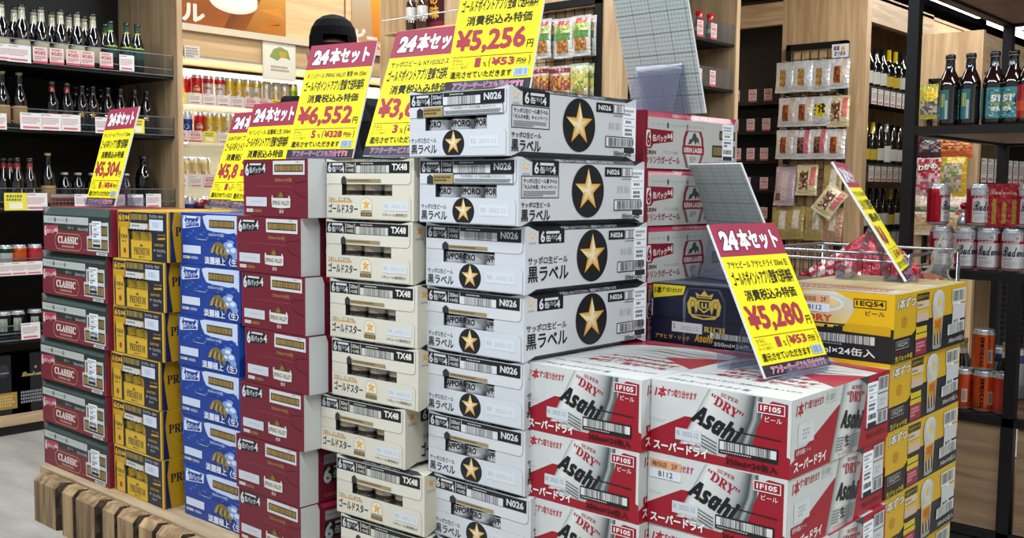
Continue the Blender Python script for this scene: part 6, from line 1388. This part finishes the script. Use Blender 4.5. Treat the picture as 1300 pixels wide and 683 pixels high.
for k, (u, v, dz, c) in enumerate(((1222, 490, 0, '#b8441c'), (1249, 490, 0, '#c04c18'), (1275, 490, 0, '#c0402c'), (1248, 445, .1262, '#c04c18'))):
    p = onY(u, v, YR+.06); place('beer_can', ('dog', c), dog(c), (p.x, YR+.062, zb+dz), ['orange beer can on the lower rack board, left of three', 'orange beer can on the lower rack board under the stacked one', 'coral beer can on the lower rack board, right of three', 'orange beer can stacked on top of another on the rack'][k], 'can', 'orange cans on the rack', CAMDIR(p.x, YR)+[-.2, .2, .9, .25][k], 'metal')
for k, (u, dy) in enumerate(((1223, .17), (1247, .26), (1281, .17))):
    p = onY(u, 420, YR+dy); place('beer_bottle', ('b', 'gold2'), lambda: M().lathe([(.028, 0, '#0c0b0c'), (.032, .005, '#0c0b0c'), (.032, .10, '#0c0b0c'), (.028, .13, '#0c0b0c'), (.017, .155, '#c9c4b4'), (.0155, .172, '#b09848'), (.0145, .190, '#8a7430'), (.016, .192, '#8a7430'), (.016, .203, '#8a7430')], 16), (p.x, YR+dy, zb), 'dark bottle with gold neck behind the orange cans, %s from left' % ORD[k], 'bottle', 'gold-necked bottles on the rack')
for k, u in enumerate((1258, 1272, 1292)):
    p = onY(u, 400, YR+.34); place('beer_can', ('cool', 'paleblue'), lambda: can(('#8a94a8', '#9aa2b0', '#2c3c6c'), 16, .036, .165), (p.x, YR+.33, zb), 'tall grey and blue can at the back of the lower rack board, %s' % ORD[k], 'can', 'tall cans at the rack back', 0, 'metal')
# ---------------------------------------------------------------- wire basket with snack bags behind the foaming-glass stack
bk = thing('wire_basket', 'chrome wire basket stand with red snack bags behind the yellow cartons', 'basket', (-1.2, 2.86, 0))
x0, x1, y0, y1, zt = -.215, .20, -.14, .24, .978
m = M(); m.tube([(x0, y0, zt-.012), (x0+.01, y0, zt), (x1-.01, y0, zt), (x1, y0, zt-.012)], .005, '#b9bcc0'); m.tube([(x0, y0, zt-.02), (x1, y0, zt-.02)], .004, '#b9bcc0'); m.tube([(x0, y0, zt), (x0, y1, zt)], .005, '#b9bcc0'); m.tube([(x1, y0, zt), (x1, y1, zt)], .005, '#b9bcc0'); m.tube([(x0, y1, zt), (x1, y1, zt)], .005, '#b9bcc0'); m.build('rim', 'chrome', bk)
m = M()
k = 0
while x0+k*.026 <= x1: m.tube([(x0+k*.026, y0, zt), (x0+k*.026, y0, .72)], .0013, '#8a8c90', 5); m.tube([(x0+k*.026, y1, zt), (x0+k*.026, y1, .72)], .0011, '#8a8c90', 5); k += 1
for z in (.72, .80, .88): m.tube([(x0, y0, z), (x1, y0, z), (x1, y1, z), (x0, y1, z), (x0, y0, z)], .002, '#8a8c90', 5)
for k in range(9): m.tube([(x0, y0+.047*k, .72), (x1, y0+.047*k, .72)], .0018, '#8a8c90', 5); m.tube([(x0, y0+.047*k, .72), (x0, y0+.047*k, zt)], .0016, '#8a8c90', 5)
o = m.build('wire_cage', 'rail_steel', bk); o['kind'] = 'stuff'
for xx in (x0, x1):
    for yy in (y0, y1): M().tube([(xx, yy, 0), (xx, yy, .98)], .006, '#8a8c90').build('leg', 'chrome', bk)
def chips(w, h, c1, c2, seed):
    return bag(w, h, c1, lambda u, v, rr: (rr.choice([c2, '#d8d0c8', c1]) if .15 < v < .6 else None), seed)
for k, (dx, dy, z, rx, ry, w, h, c1, c2) in enumerate(((-.135, .0, .835, -.2, .95, .15, .24, '#a82438', '#b85868'), (-.10, .0, .755, -1.2, .3, .17, .22, '#c9c0bc', '#b03040'), (.10, .03, .77, -.7, .25, .14, .20, '#b81c24', '#d83c34'), (-.02, .10, .80, -.4, .8, .14, .20, '#b82028', '#c8c0bc'))):
    o = put('snack_bag', chips(w, h, c1, c2, 20+k)().mesh('snack_bag', 'film'), None, (-1.2+dx, 2.86+dy, z), (rx, ry, .2)); tag(o, ['red snack bag slanting up against the sign stand in the wire basket', 'white and red snack bag lying at the left of the wire basket', 'bright red snack bag at the right of the wire basket', 'red and white snack bag lying behind in the wire basket'][k], 'snack', 'snack bags in the wire basket')
